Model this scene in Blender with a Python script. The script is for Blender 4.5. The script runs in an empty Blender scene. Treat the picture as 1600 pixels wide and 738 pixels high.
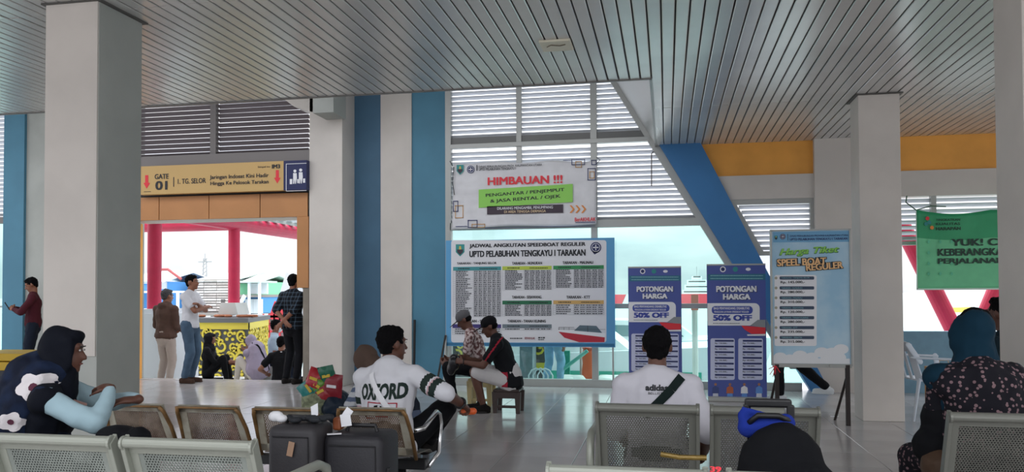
import bpy, bmesh, math, random
from mathutils import Vector, Matrix, noise, Euler
random.seed(7)
PI = math.pi
C = bpy.context.scene.collection
V = Vector

# ---------------------------------------------------------------- camera
PSI, TH, RL, FPX = math.radians(10.96), math.radians(1.43), -0.0047, 1250.0
EYE = V((0, 0, 1.35))
cf = V((-math.sin(PSI)*math.cos(TH), math.cos(PSI)*math.cos(TH), math.sin(TH)))
cr0 = V((math.cos(PSI), math.sin(PSI), 0)); cu0 = cr0.cross(cf)
cr = cr0*math.cos(RL)+cu0*math.sin(RL); cu = cu0*math.cos(RL)-cr0*math.sin(RL)
cam_d = bpy.data.cameras.new('camera'); cam = bpy.data.objects.new('camera', cam_d); C.objects.link(cam)
mm = Matrix((cr, cu, -cf)).transposed().to_4x4(); mm.translation = EYE
cam.matrix_world = mm
cam_d.sensor_width = 36; cam_d.lens = 36*FPX/1600; cam_d.shift_y = 59/1600; cam_d.clip_end = 3000
bpy.context.scene.camera = cam

# ---------------------------------------------------------------- sky and exposure
vs = bpy.context.scene.view_settings
vs.view_transform = 'Standard'; vs.look = 'None'; vs.gamma = 1; vs.use_curve_mapping = False
vs.exposure = 0.88
w = bpy.data.worlds.new('overcast_sky'); bpy.context.scene.world = w; w.use_nodes = True
nt = w.node_tree; nt.nodes.clear(); N = nt.nodes.new; L = nt.links.new
o_ = N('ShaderNodeOutputWorld'); bg = N('ShaderNodeBackground'); tc = N('ShaderNodeTexCoord')
mp = N('ShaderNodeMapping'); mp.inputs['Scale'].default_value = (2.2, 2.2, 7)
nz = N('ShaderNodeTexNoise'); nz.inputs['Scale'].default_value = 1.6; nz.inputs['Detail'].default_value = 5
rp = N('ShaderNodeValToRGB'); rp.color_ramp.elements[0].position = .35; rp.color_ramp.elements[1].position = .62
rp.color_ramp.elements[0].color = (.52, .56, .65, 1); rp.color_ramp.elements[1].color = (.98, .985, 1.0, 1)
sx = N('ShaderNodeSeparateXYZ'); mr = N('ShaderNodeMapRange')      # overcast sky: brighter towards the zenith
mr.inputs['From Min'].default_value = 0.0; mr.inputs['From Max'].default_value = 1.0
mr.inputs['To Min'].default_value = .66; mr.inputs['To Max'].default_value = 3.3
L(tc.outputs['Generated'], mp.inputs['Vector']); L(mp.outputs[0], nz.inputs['Vector']); L(nz.outputs['Fac'], rp.inputs[0])
L(tc.outputs['Generated'], sx.inputs[0]); L(sx.outputs['Z'], mr.inputs['Value'])
L(rp.outputs[0], bg.inputs['Color']); L(mr.outputs[0], bg.inputs['Strength']); L(bg.outputs[0], o_.inputs[0])

# ---------------------------------------------------------------- constants of the place
CZ = 3.44           # ceiling height
YW = 11.55          # back wall plane
YE = 7.85           # edge of the low ceiling before the tall bay
XE = -0.13          # side edge of the low ceiling

def ray(px, py): return cf + cr*((px-800)/FPX) + cu*(-(py-428)/FPX)
def at(px, py, Y): d = ray(px, py); return EYE + d*(Y/d.y)
def atz(px, py, z): d = ray(px, py); return EYE + d*((z-EYE.z)/d.z)
def proj(p):
    d = V(p)-EYE; z = d.dot(cf); return 800+FPX*d.dot(cr)/z, 428-FPX*d.dot(cu)/z

# ---------------------------------------------------------------- materials
def lin(h):
    h = h.lstrip('#'); c = [int(h[i:i+2], 16)/255 for i in (0, 2, 4)]
    return tuple(x/12.92 if x < .04045 else ((x+.055)/1.055)**2.4 for x in c)+(1,)
MATS = {}
def mat(name, col, rough=.6, metal=0, var=0, vscale=6, bump=0, bscale=40, spec=.5, col2=None, lo=.4, hi=.62, stretch=None):
    if name in MATS: return MATS[name]
    m = bpy.data.materials.new(name); m.use_nodes = True; t = m.node_tree; b = t.nodes['Principled BSDF']
    c = lin(col) if isinstance(col, str) else col
    b.inputs['Base Color'].default_value = c; b.inputs['Roughness'].default_value = rough
    b.inputs['Metallic'].default_value = metal; b.inputs['Specular IOR Level'].default_value = spec
    if var or col2:
        tcn = t.nodes.new('ShaderNodeTexCoord'); n = t.nodes.new('ShaderNodeTexNoise')
        n.inputs['Scale'].default_value = vscale; n.inputs['Detail'].default_value = 6
        src = tcn.outputs['Object']
        if stretch:
            mpn = t.nodes.new('ShaderNodeMapping'); mpn.inputs['Scale'].default_value = stretch
            t.links.new(src, mpn.inputs[0]); src = mpn.outputs[0]
        t.links.new(src, n.inputs['Vector'])
        r = t.nodes.new('ShaderNodeValToRGB'); e = r.color_ramp.elements
        e[0].position = lo; e[1].position = hi
        if col2: e[0].color = c; e[1].color = lin(col2) if isinstance(col2, str) else col2
        else: e[0].color = tuple(x*(1-var) for x in c[:3])+(1,); e[1].color = tuple(min(1, x*(1+var)) for x in c[:3])+(1,)
        t.links.new(n.outputs['Fac'], r.inputs[0]); t.links.new(r.outputs[0], b.inputs['Base Color'])
    if bump:
        tcn = t.nodes.new('ShaderNodeTexCoord'); n = t.nodes.new('ShaderNodeTexNoise'); n.inputs['Scale'].default_value = bscale
        bp = t.nodes.new('ShaderNodeBump'); bp.inputs['Strength'].default_value = bump; bp.inputs['Distance'].default_value = .01
        t.links.new(tcn.outputs['Object'], n.inputs['Vector']); t.links.new(n.outputs['Fac'], bp.inputs['Height'])
        t.links.new(bp.outputs[0], b.inputs['Normal'])
    MATS[name] = m; return m
def math_node(t, op, a, b=None, c=None):
    n = t.nodes.new('ShaderNodeMath'); n.operation = op
    for i, x in enumerate((a, b, c)):
        if x is None: continue
        if isinstance(x, (int, float)): n.inputs[i].default_value = x
        else: t.links.new(x, n.inputs[i])
    return n.outputs[0]
def perforated(name, col, rough=.4, metal=.3, pitch=.011, hole=.3, dirt=None, win=None):
    """sheet metal with staggered round holes; local x/z are the sheet axes, win=(x0,x1,z0,z1) holds the holes"""
    m = mat(name, col, rough, metal, var=.12 if not dirt else 0, vscale=5, col2=dirt, lo=.42, hi=.58); t = m.node_tree
    b = t.nodes['Principled BSDF']; tcn = t.nodes.new('ShaderNodeTexCoord'); s = t.nodes.new('ShaderNodeSeparateXYZ')
    t.links.new(tcn.outputs['Object'], s.inputs[0]); X, Z = s.outputs['X'], s.outputs['Z']
    def cell(ox, oz):
        a = math_node(t, 'SUBTRACT', math_node(t, 'FRACT', math_node(t, 'ADD', math_node(t, 'DIVIDE', X, pitch), 100+ox)), .5)
        c = math_node(t, 'SUBTRACT', math_node(t, 'FRACT', math_node(t, 'ADD', math_node(t, 'DIVIDE', Z, pitch*1.73), 100+oz)), .5)
        c = math_node(t, 'MULTIPLY', c, 1.73)
        return math_node(t, 'SQRT', math_node(t, 'ADD', math_node(t, 'MULTIPLY', a, a), math_node(t, 'MULTIPLY', c, c)))
    d = math_node(t, 'MINIMUM', cell(0, 0), cell(.5, .5))
    h = math_node(t, 'LESS_THAN', d, hole)
    if win:
        for op, sock, val in (('GREATER_THAN', X, win[0]), ('LESS_THAN', X, win[1]), ('GREATER_THAN', Z, win[2]), ('LESS_THAN', Z, win[3])):
            h = math_node(t, 'MULTIPLY', h, math_node(t, op, sock, val))
    tr = t.nodes.new('ShaderNodeBsdfTransparent'); mx = t.nodes.new('ShaderNodeMixShader')
    t.links.new(h, mx.inputs[0]); t.links.new(b.outputs[0], mx.inputs[1]); t.links.new(tr.outputs[0], mx.inputs[2])
    t.links.new(mx.outputs[0], t.nodes['Material Output'].inputs[0]); return m
def glass(name, tint, refl=.08):
    m = bpy.data.materials.new(name); m.use_nodes = True; t = m.node_tree; t.nodes.remove(t.nodes['Principled BSDF'])
    tr = t.nodes.new('ShaderNodeBsdfTransparent'); tr.inputs[0].default_value = tint
    g = t.nodes.new('ShaderNodeBsdfGlossy'); g.inputs['Roughness'].default_value = .02
    mx = t.nodes.new('ShaderNodeMixShader'); mx.inputs[0].default_value = refl
    t.links.new(tr.outputs[0], mx.inputs[1]); t.links.new(g.outputs[0], mx.inputs[2])
    t.links.new(mx.outputs[0], t.nodes['Material Output'].inputs[0]); MATS[name] = m; return m

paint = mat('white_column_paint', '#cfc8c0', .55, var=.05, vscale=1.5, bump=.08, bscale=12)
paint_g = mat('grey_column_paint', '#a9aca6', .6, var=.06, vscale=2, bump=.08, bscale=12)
blue_d = mat('deep_blue_paint', '#40657f', .6, var=.05, vscale=2)
blue_t = mat('teal_blue_paint', '#4a8098', .6, var=.05, vscale=2)
blue_b = mat('brace_blue_paint', '#3977ad', .55, var=.05, vscale=2)
orange = mat('orange_paint', '#eca548', .6, var=.08, vscale=1.6)
clad = mat('ochre_cladding', '#b9814e', .4, var=.05, vscale=2)
alu = mat('aluminium_frame', '#a9aaa6', .4, .3)
slat_w = mat('white_louvre', '#d3d6dc', .45)
slat_shade = mat('shaded_louvre', '#6f676a', .5)  # gate louvres: shade from the roof outside is put into this darker colour
strip_m = mat('ceiling_strip_metal', '#c6c4c0', .24, .25, var=.05, vscale=1.2)
dark_gap = mat('ceiling_gap', '#2a2a2a', .8)
tile_m = mat('floor_tile_glaze', '#b9b5b4', .15, var=.06, vscale=1.3, bump=.015, bscale=3)
grout = mat('floor_grout', '#5b5856', .7)
glassm = glass('window_glass', (.77, .93, .90, 1), .05)
black = mat('black_plastic', '#141416', .45)
white = mat('white_plastic', '#dfe2e6', .35)
chrome = mat('chrome', '#c8c8c8', .15, 1)
bench_m = mat('bench_grey_metal', '#94978c', .38, .25)
skin = mat('brown_skin', '#8a5a44', .5, var=.06, vscale=14)
skin_d = mat('dark_brown_skin', '#5e3b2d', .5, var=.06, vscale=14)
hair_m = mat('black_hair', '#09080a', .85, bump=.5, bscale=120, spec=.12)
red_col = mat('red_column_paint', '#c9284e', .5, var=.05)
concrete = mat('pier_concrete', '#c9cac6', .8, var=.1, vscale=1)

# ---------------------------------------------------------------- mesh helper
class M:
    def __init__(s): s.v = []; s.f = []; s.mi = []
    def add(s, vs_, fs, mi=0):
        n = len(s.v); s.v += [V(p) for p in vs_]; s.f += [[i+n for i in f] for f in fs]; s.mi += [mi]*len(fs); return s
    def box(s, a, b, mi=0, rot=None, piv=None):
        x0, y0, z0 = a; x1, y1, z1 = b
        vs_ = [V(p) for p in ((x0,y0,z0),(x1,y0,z0),(x1,y1,z0),(x0,y1,z0),(x0,y0,z1),(x1,y0,z1),(x1,y1,z1),(x0,y1,z1))]
        if rot:
            c = V(piv) if piv else (V(a)+V(b))/2
            vs_ = [c+rot@(p-c) for p in vs_]
        return s.add(vs_, [(3,2,1,0),(4,5,6,7),(0,1,5,4),(1,2,6,5),(2,3,7,6),(3,0,4,7)], mi)
    def cap(s, p0, p1, r0, r1, side=None, fl=1.0, n=12, mi=0, flat=False):
        p0, p1 = V(p0), V(p1); d = p1-p0; l = d.length; d = d.normalized() if l > 1e-6 else V((0, 0, 1))
        if side is None: side = V((0, 0, 1)) if abs(d.z) < .8 else V((1, 0, 0))
        sd = V(side); sd = (sd-d*sd.dot(d)).normalized(); q = d.cross(sd)
        rings = []
        if flat: rings = [(0, r0), (l, r1)]
        else:
            for a in (80, 50, 22): rings.append((-r0*math.sin(math.radians(a)), r0*math.cos(math.radians(a))))
            rings += [(0, r0), (l, r1)]
            for a in (22, 50, 80): rings.append((l+r1*math.sin(math.radians(a)), r1*math.cos(math.radians(a))))
        vs_ = []
        for t_, r_ in rings:
            for k in range(n):
                an = 2*PI*k/n; vs_.append(p0+d*t_+sd*(r_*math.cos(an))+q*(r_*fl*math.sin(an)))
        fs = []
        for i in range(len(rings)-1):
            for k in range(n): fs.append((i*n+k, i*n+(k+1) % n, (i+1)*n+(k+1) % n, (i+1)*n+k))
        fs.append(tuple(range(n))[::-1]); fs.append(tuple((len(rings)-1)*n+k for k in range(n)))
        return s.add(vs_, fs, mi)
    def ell(s, c, r, rot=None, mi=0, n=14, m=9):
        c = V(c); vs_ = []; fs = []
        for i in range(1, m):
            a = PI*i/m
            for k in range(n):
                b = 2*PI*k/n; p = V((r[0]*math.sin(a)*math.cos(b), r[1]*math.sin(a)*math.sin(b), r[2]*math.cos(a)))
                vs_.append(c+(rot@p if rot else p))
        for i in range(m-2):
            for k in range(n): fs.append((i*n+k, (i+1)*n+k, (i+1)*n+(k+1) % n, i*n+(k+1) % n))
        fs.append(tuple(range(n))); fs.append(tuple((m-2)*n+k for k in range(n))[::-1])
        return s.add(vs_, fs, mi)
    def tube(s, pts, r, n=8, mi=0):
        pts = [V(p) for p in pts]; vs_ = []; fs = []
        up = None
        for i, p in enumerate(pts):
            a = pts[max(0, i-1)]; b = pts[min(len(pts)-1, i+1)]; d = (b-a).normalized()
            if up is None: up = V((0, 0, 1)) if abs(d.z) < .9 else V((1, 0, 0))
            up = (up-d*up.dot(d)).normalized(); q = d.cross(up)
            rr = r[i] if isinstance(r, (list, tuple)) else r
            for k in range(n): an = 2*PI*k/n; vs_.append(p+up*(rr*math.cos(an))+q*(rr*math.sin(an)))
        for i in range(len(pts)-1):
            for k in range(n): fs.append((i*n+k, i*n+(k+1) % n, (i+1)*n+(k+1) % n, (i+1)*n+k))
        fs.append(tuple(range(n))[::-1]); fs.append(tuple((len(pts)-1)*n+k for k in range(n)))
        return s.add(vs_, fs, mi)
    def prism(s, poly, y0, y1, mi=0, axis='y'):
        n = len(poly)
        if axis == 'y': P = [V((x, y0, z)) for x, z in poly]+[V((x, y1, z)) for x, z in poly]
        elif axis == 'x': P = [V((y0, x, z)) for x, z in poly]+[V((y1, x, z)) for x, z in poly]
        else: P = [V((x, z, y0)) for x, z in poly]+[V((x, z, y1)) for x, z in poly]
        fs = [tuple(range(n)), tuple(range(n, 2*n))[::-1]]+[(i, n+i, n+(i+1) % n, (i+1) % n) for i in range(n)]
        return s.add(P, fs, mi)
    def lathe(s, prof, c=(0,0,0), n=20, mi=0):
        c = V(c); vs_ = [c+V((r*math.cos(2*PI*k/n), r*math.sin(2*PI*k/n), z)) for r, z in prof for k in range(n)]
        fs = [(i*n+k, i*n+(k+1) % n, (i+1)*n+(k+1) % n, (i+1)*n+k) for i in range(len(prof)-1) for k in range(n)]
        fs.append(tuple(range(n))[::-1]); fs.append(tuple((len(prof)-1)*n+k for k in range(n)))
        return s.add(vs_, fs, mi)
    def xf(s, mtx): s.v = [mtx@p for p in s.v]; return s
    def mesh(s, name, mats, smooth=False):
        me = bpy.data.meshes.new(name); me.from_pydata([tuple(p) for p in s.v], [], s.f)
        for m_ in (mats if isinstance(mats, (list, tuple)) else [mats]): me.materials.append(m_)
        bm = bmesh.new(); bm.from_mesh(me); bmesh.ops.recalc_face_normals(bm, faces=bm.faces)
        bm.faces.ensure_lookup_table(); bm.to_mesh(me); bm.free()
        me.polygons.foreach_set('material_index', s.mi)
        if smooth: me.polygons.foreach_set('use_smooth', [True]*len(me.polygons))
        me.update(); return me
    def build(s, name, mats, parent=None, smooth=False, bevel=0):
        o = ORG.get(parent.name) if parent else None
        if o is not None: s.v = [p-o for p in s.v]
        ob = bpy.data.objects.new(name, s.mesh(name, mats, smooth)); C.objects.link(ob)
        if parent: ob.parent = parent; ORG[ob.name] = o if o is not None else V((0, 0, 0))
        if bevel:
            b = ob.modifiers.new('bevel', 'BEVEL'); b.width = bevel; b.segments = 2; b.limit_method = 'ANGLE'
            ob.data.polygons.foreach_set('use_smooth', [True]*len(ob.data.polygons)) if smooth else None
        return ob
ORG = {}
def tag(o, label, cat, group=None, kind=None):
    o['label'] = label; o['category'] = cat
    if group: o['group'] = group
    if kind: o['kind'] = kind
    return o
def thing(name, label, cat, loc=(0,0,0), rz=0, group=None, kind=None, world=True):
    """Empty at the base; world=True: the parts' shapes are given in world coordinates"""
    o = bpy.data.objects.new(name, None); C.objects.link(o); o.location = loc; o.rotation_euler = (0, 0, rz)
    o.empty_display_size = .1
    ORG[o.name] = V(loc) if world else V((0, 0, 0))
    return tag(o, label, cat, group, kind)
def inst(name, mesh, parent, loc, rot=(0,0,0), sc=(1,1,1)):
    ob = bpy.data.objects.new(name, mesh); C.objects.link(ob); ob.parent = parent
    ob.location = V(loc)-ORG.get(parent.name, V((0,0,0))); ob.rotation_euler = rot; ob.scale = sc; return ob
def copy_tree(o, parent=None):
    c = o.copy(); C.objects.link(c)
    if parent: c.parent = parent
    for ch in list(o.children): copy_tree(ch, c)
    return c
# ================================================================ SETTING
# ---- floor with single tiles
fl = thing('floor', 'glossy grey tiled floor of the waiting hall', 'floor', (0, 0, 0), kind='structure')
M().box((-16, -3, -.25), (16, 11.72, -.012)).build('floor_slab', grout, fl)
TS = .6
tile_me = M().prism([(-TS/2+.002, -.011), (TS/2-.002, -.011), (TS/2-.002, -.001), (TS/2-.005, 0), (-TS/2+.005, 0), (-TS/2+.002, -.001)], -TS/2+.002, TS/2-.002).mesh('tile', tile_m)
far = M(); nt_ = 0
for j in range(-5, 20):
    for i in range(-27, 27):
        x, y = i*TS+.15, j*TS+.28
        a = TS/2-.002
        y1 = min(y+a, 11.7)
        vis = False
        if y > 1.9:
            q = proj((x, max(y, 2), 0)); vis = -40 < q[0] < 1640 and q[1] < 800
        if vis and y+a < 11.7 and nt_ < 290:
            inst('tile', tile_me, fl, (x, y, 0), (random.uniform(-.0012, .0012), random.uniform(-.0012, .0012), 0)); nt_ += 1
        elif y-a < 11.6: far.box((x-a, y-a, -.011), (x+a, y1, 0))
o = far.build('tile_field', tile_m, fl); o['kind'] = 'stuff'

# ---- ceiling of metal strips
ce = thing('ceiling', 'ceiling of narrow glossy grey metal strips', 'ceiling', (0, 0, CZ), kind='structure')
m = M(); m.box((-14, .4, CZ+.02), (10, YE, CZ+.12)); m.box((XE, YE, CZ+.02), (10, YW+.1, CZ+.12))
m.build('ceiling_deck', dark_gap, ce)
PT = .105
def strip(l):
    h = PT/2-.006
    return M().prism([(-h, .016), (-h, .004), (-h+.006, 0), (h-.006, 0), (h, .004), (h, .016)], -l/2, l/2).mesh('ceiling_strip', strip_m)
rows = [(1.15, 5.15, -7.2, .8), (5.15, YE, -9.0, XE), (5.15, 9.15, XE, 4.1), (9.15, YW, XE, 4.9)]
restb = M()
def inframe(y0, y1, x):
    for y in (y0+.1, (y0+y1)/2, y1-.05):
        q = proj((x, max(y, .6), CZ))
        if -30 < q[0] < 1630 and q[1] > -30: return True
    return False
nst = 0
for (y0, y1, xa, xb) in [(1.15, 5.15, -14, 10), (5.15, YE, -14, XE), (5.15, 9.15, XE, 10), (9.15, YW, XE, 10)]:
    me = strip(y1-y0-.004); k0 = math.ceil((xa-XE)/PT); k1 = int((xb-XE)/PT)
    for k in range(k0, k1):
        x = XE+(k+.5)*PT
        if inframe(y0, y1, x) and nst < 298:
            ob = inst('ceiling_strip', me, ce, (x, (y0+y1)/2, CZ), (random.uniform(-.0012, .0012), random.uniform(-.012, .012), 0)); nst += 1
        else: restb.box((x-.046, y0, CZ), (x+.046, y1-.004, CZ+.016))
for k in range(-131, 95):
    x = XE+(k+.5)*PT; restb.box((x-.046, .42, CZ), (x+.046, 1.146, CZ+.016))
o = restb.build('strip_field', strip_m, ce); o['kind'] = 'stuff'
m = M(); m.box((-16, YE-.004, CZ-.012), (XE, YE+.02, CZ+.12)); m.box((XE-.02, YE, CZ-.012), (XE+.004, YW, CZ+.12))
m.build('edge_trim', mat('ceiling_edge_metal', '#7d7b78', .4, .3), ce)
# raked soffit closing the side of the tall bay, up along the diagonal of the back wall
dg0, dg1 = at(957, 125, YW), at(1137, 412, YW)
dk = (dg1.x-dg0.x)/(dg1.z-dg0.z)
def diag(z): return dg0.x+(z-dg0.z)*dk
sof = M().prism([(XE, CZ+.0), (diag(5.4)+(XE-diag(CZ)), 5.4), (diag(5.4)+.06+(XE-diag(CZ)), 5.4), (XE+.06, CZ)], YE+.01, YW-.02)
o = sof.build('trim_1', mat('soffit_sheet', '#b9b9b6', .3, .3, bump=.25, bscale=4)); tag(o, 'raked metal soffit rising from ceiling edge beside the louvres', 'soffit', kind='structure')
o = M().box((-16, YE, 5.4), (16, YW+.4, 5.5)).build('trim_2', mat('bay_roof', '#b0b0ae', .7)); tag(o, 'high roof over the tall bay, above the ceiling edge', 'roof', kind='structure')

# ---- columns
def column(name, x0, x1, y0, y1, z1, label, cut=None, cap_=False):
    t = thing(name, label, 'column', ((x0+x1)/2, (y0+y1)/2, 0))
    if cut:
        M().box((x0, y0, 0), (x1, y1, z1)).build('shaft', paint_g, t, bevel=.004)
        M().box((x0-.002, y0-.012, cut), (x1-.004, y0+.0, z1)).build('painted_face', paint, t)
    else: M().box((x0, y0, 0), (x1, y1, z1)).build('shaft', paint, t, bevel=.006)
    if cap_: M().box((x0-.03, y0-.03, z1-.012), (x1+.03, y1+.03, z1-.001)).build('ceiling_collar', mat('dark_collar', '#55534f', .7), t)
    return t
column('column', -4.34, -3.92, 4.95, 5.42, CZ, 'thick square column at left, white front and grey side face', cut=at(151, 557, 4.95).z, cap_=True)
column('column', 2.0, 2.41, 8.95, 9.33, CZ, 'white square column right of the ticket price board, standing free', cap_=True)
xr = at(1557, 300, 5.4).x
column('column', xr, xr+.42, 5.0, 5.4, CZ, 'white square column cut by the right edge of the photo')

# stain on the left column
m = M(); c = at(173, 507, 5.08)
pts = [(math.cos(a)*(.075+.02*math.sin(3*a))*1, math.sin(a)*(.11 if math.sin(a) < 0 else .07)) for a in [k*PI/9 for k in range(18)]]
m.prism([(5.13+p[0], 1.21+p[1]) for p in pts], -3.9301, -3.9285, axis='x'); o = m.build('stain', mat('column_stain', '#8f8b83', .8)); o.parent = [ob for ob in C.objects if ob.name == 'column'][0]
o.location = -V(o.parent.location)

# ---- back wall
ZT = 5.4
X = lambda px, py=400, Y=YW: at(px, py, Y).x
Z = lambda py, px, Y=YW: at(px, py, Y).z
wb = thing('wall_back', 'back wall of white pillars, beams and orange bands', 'wall', (0, YW, 0), kind='structure')
m = M()
m.box((X(40), YW, 0), (X(213), YW+.2, ZT)); m.box((-16, YW, 0), (X(-60), YW+.2, ZT))
m.build('plain_wall', paint_g, wb)
M().box((-5.2, 11.05, 0), (-4.68, YW+.05, ZT)).build('pillar', paint, wb, bevel=.006)
bx0, bx1 = at(488, 165, 10.6).x, at(521, 165, 10.6).x
M().box((at(489, 165, 10.6).x, 10.6, at(505, 176, 10.6).z), (at(521, 165, 10.6).x, 11.05, at(505, 176, 10.6).z+.5)).build('beam_stub', paint_g, wb)
M().box((X(597), YW-.06, 0), (X(645), YW+.2, ZT)).build('pillar', paint, wb)
M().box((X(1272), YW-.12, 0), (X(1334), YW+.2, CZ)).build('pillar', paint, wb)
M().box((X(1600), YW-.12, 0), (X(1600)+.5, YW+.2, CZ)).build('pillar', paint, wb)
M().box((X(1334), YW-.02, Z(267, 1450)), (16, YW+.2, CZ)).build('orange_band', orange, wb)
M().box((X(1334), YW-.06, Z(307, 1450)), (16, YW+.2, Z(267, 1450))).build('white_beam', paint, wb)
zb0, zb1 = Z(310, 1260), Z(272, 1272)
# the raked blue brace
bl = lambda z: X(1030, 228)+(z-Z(228, 1030))*(X(1145, 415)-X(1030, 228))/(Z(415, 1145)-Z(228, 1030))
br = lambda z: X(1095, 228)+(z-Z(228, 1095))*(X(1205, 440)-X(1095, 228))/(Z(440, 1205)-Z(228, 1095))
zz = -.0
o = M().prism([(bl(zz), zz), (br(zz), zz), (br(CZ+.02), CZ+.02), (bl(CZ+.02), CZ+.02)], YW-.14, YW+.12).build('trim_3', blue_b)
tag(o, 'blue raked concrete brace running down right of the louvres', 'brace', kind='structure')
M().prism([(br(zb1), zb1), (X(1272), zb1), (X(1272), CZ), (br(CZ), CZ)], YW-.02, YW+.1).build('orange_band', orange, wb)
M().prism([(br(zb0), zb0), (X(1272), zb0), (X(1272), zb1), (br(zb1), zb1)], YW-.06, YW+.1).build('white_beam', paint, wb)
for n, (a, b, mt, lb) in enumerate([(8, 40, blue_t, 'blue painted strip behind the man in maroon at far left'), (555, 597, blue_d, 'dark blue wall strip between the two white pillars'), (645, 697, blue_t, 'lighter blue wall strip left of the timetable board')]):
    o = M().box((X(a), YW-(.03 if n else .05), 0), (X(b), YW+.2, ZT)).build('trim_%d' % (n+4), mt); tag(o, lb, 'wall strip', kind='structure')
# low blue wall at the right
o = M().box((X(1334), YW-.03, 0), (16, YW+.12, Z(518, 1450))).build('trim_7', mat('low_wall_blue', '#6f93a6', .6, var=.05)); tag(o, 'low blue grey wall under the open window at right', 'low wall', kind='structure')

# ---- slats (louvres): each blade an object
def slat_mesh(mt, dp=.07, ang=38, th=.004):
    a = math.radians(ang); c, s_ = math.cos(a), math.sin(a); h = dp/2
    p = [(-h*c, h*s_), (h*c, -h*s_), (h*c+th*s_, -h*s_+th*c), (-h*c+th*s_, h*s_+th*c)]
    p = [(-h*c, h*s_-.008)]+p[:3]+[p[3]]
    return M().prism(p, -.5, .5, axis='x').mesh('slat', mt)
sl_w = slat_mesh(slat_w, .07, 40); sl_shade = slat_mesh(slat_shade, .08, 44)
def slats(win, me, z0, z1, fx0, fx1, pitch=.0725, y=YW+.03):
    z = z0
    while z < z1:
        a, b = fx0(z), fx1(z)
        if b-a > .05: inst('slat', me, win, ((a+b)/2, y, z), (random.uniform(-.03, .03), random.uniform(-.0015, .0015), 0), (b-a, 1, 1))
        z += pitch
# window 1: the tall bay glazing
w1 = thing('window_1', 'tall aluminium window, white louvres above and greenish glass below', 'window', (0, YW, 0), kind='structure')
zr1, zr0 = Z(230, 706), Z(352, 812)
x0, xa, xb_ = X(704), X(812), X(929)
k = lambda c: (lambda z: c)
M().box((X(697), YW-.04, 0), (X(706), YW+.06, ZT)).build('frame', alu, w1, bevel=.003)
M().box((X(808), YW-.03, zr0), (X(816), YW+.05, ZT)).build('frame', alu, w1, bevel=.003)
M().box((X(924), YW-.03, 0), (X(934), YW+.05, ZT)).build('frame', alu, w1, bevel=.003)
M().box((x0, YW-.05, zr1-.035), (diag(zr1), YW+.05, zr1+.03)).build('frame', alu, w1, bevel=.003)
M().box((x0, YW-.01, zr1+.03), (diag(zr1+.1), YW+.04, zr1+.13)).build('frame', mat('dark_frame', '#6d6d6b', .5, .3), w1)
M().box((x0, YW-.04, zr0-.06), (diag(zr0), YW+.05, zr0+.05)).build('frame', alu, w1, bevel=.003)
M().box((x0, YW-.04, .0), (X(1250), YW+.06, .11)).build('frame', alu, w1, bevel=.003)
M().box((X(934), YW-.02, 1.13), (X(1200), YW+.04, 1.2)).build('frame', alu, w1, bevel=.003)
zt = 5.3; d = .05
M().prism([(diag(.3)-d, .3), (bl(.3)+.03, .3), (bl(CZ)+.03, CZ), (diag(zt)+d, zt), (diag(zt)-d, zt)], YW-.045, YW+.06).build('frame', alu, w1)
for a, b in ((x0, xa-.04), (xa+.04, xb_-.04)):
    slats(w1, sl_w, zr1+.15, 5.25, k(a), k(b)); slats(w1, sl_w, zr0+.07, zr1-.04, k(a), k(b))
slats(w1, sl_w, zr1+.15, 5.25, k(xb_+.04), lambda z: diag(z)-.03)
slats(w1, sl_w, zr0+.07, zr1-.04, k(xb_+.04), lambda z: diag(z)-.03)
M().box((x0+.03, YW, .11), (X(924), YW+.008, zr0-.06)).build('pane', glassm, w1)
M().prism([(X(934), 1.2), (diag(1.2), 1.2), (diag(zr0-.06), zr0-.06), (X(934), zr0-.06)], YW, YW+.008).build('pane', glassm, w1)
M().prism([(X(934), .11), (bl(.11)+.03, .11), (diag(1.13), 1.13), (X(934), 1.13)], YW, YW+.008).build('pane', glassm, w1)
M().tube([at(1019, 238, YW-.06), at(1022, 237, YW-.06)]+[at(1018, 240, YW-.06), at(1018, 265, YW-.06), at(1018, 291, YW-.06)][0:3], .008, 6).build('hanging_rod', mat('dull_frame', '#7b7674', .5, .3), w1)
# window 2: transom over the gate
w2 = thing('window_2', 'louvred transom above the gate sign, blades coloured as in shade', 'window', (-7, YW, 3.5), kind='structure')
gx0, gx1 = X(196), X(482)
zt0 = Z(247, 330)
M().box((gx0, YW-.05, zt0-.05), (gx1, YW+.06, zt0+.04)).build('frame', alu, w2, bevel=.003)
M().box((X(330), YW-.05, zt0+.04), (X(339), YW+.04, ZT)).build('frame', mat('dull_frame', '#7b7674', .5, .3), w2, bevel=.003)
slats(w2, sl_shade, zt0+.07, 5.3, k(gx0), k(X(330)), .075); slats(w2, sl_shade, zt0+.07, 5.3, k(X(339)), k(gx1), .075)
M().prism([(X(450), Z(153, 450)-.02), (gx1+.3, Z(153, 450)-.02), (gx1+.3, Z(178, 482)-.1), (gx1, Z(178, 482))], YW-.5, YW-.1).build('haunch', paint, w2)
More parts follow.
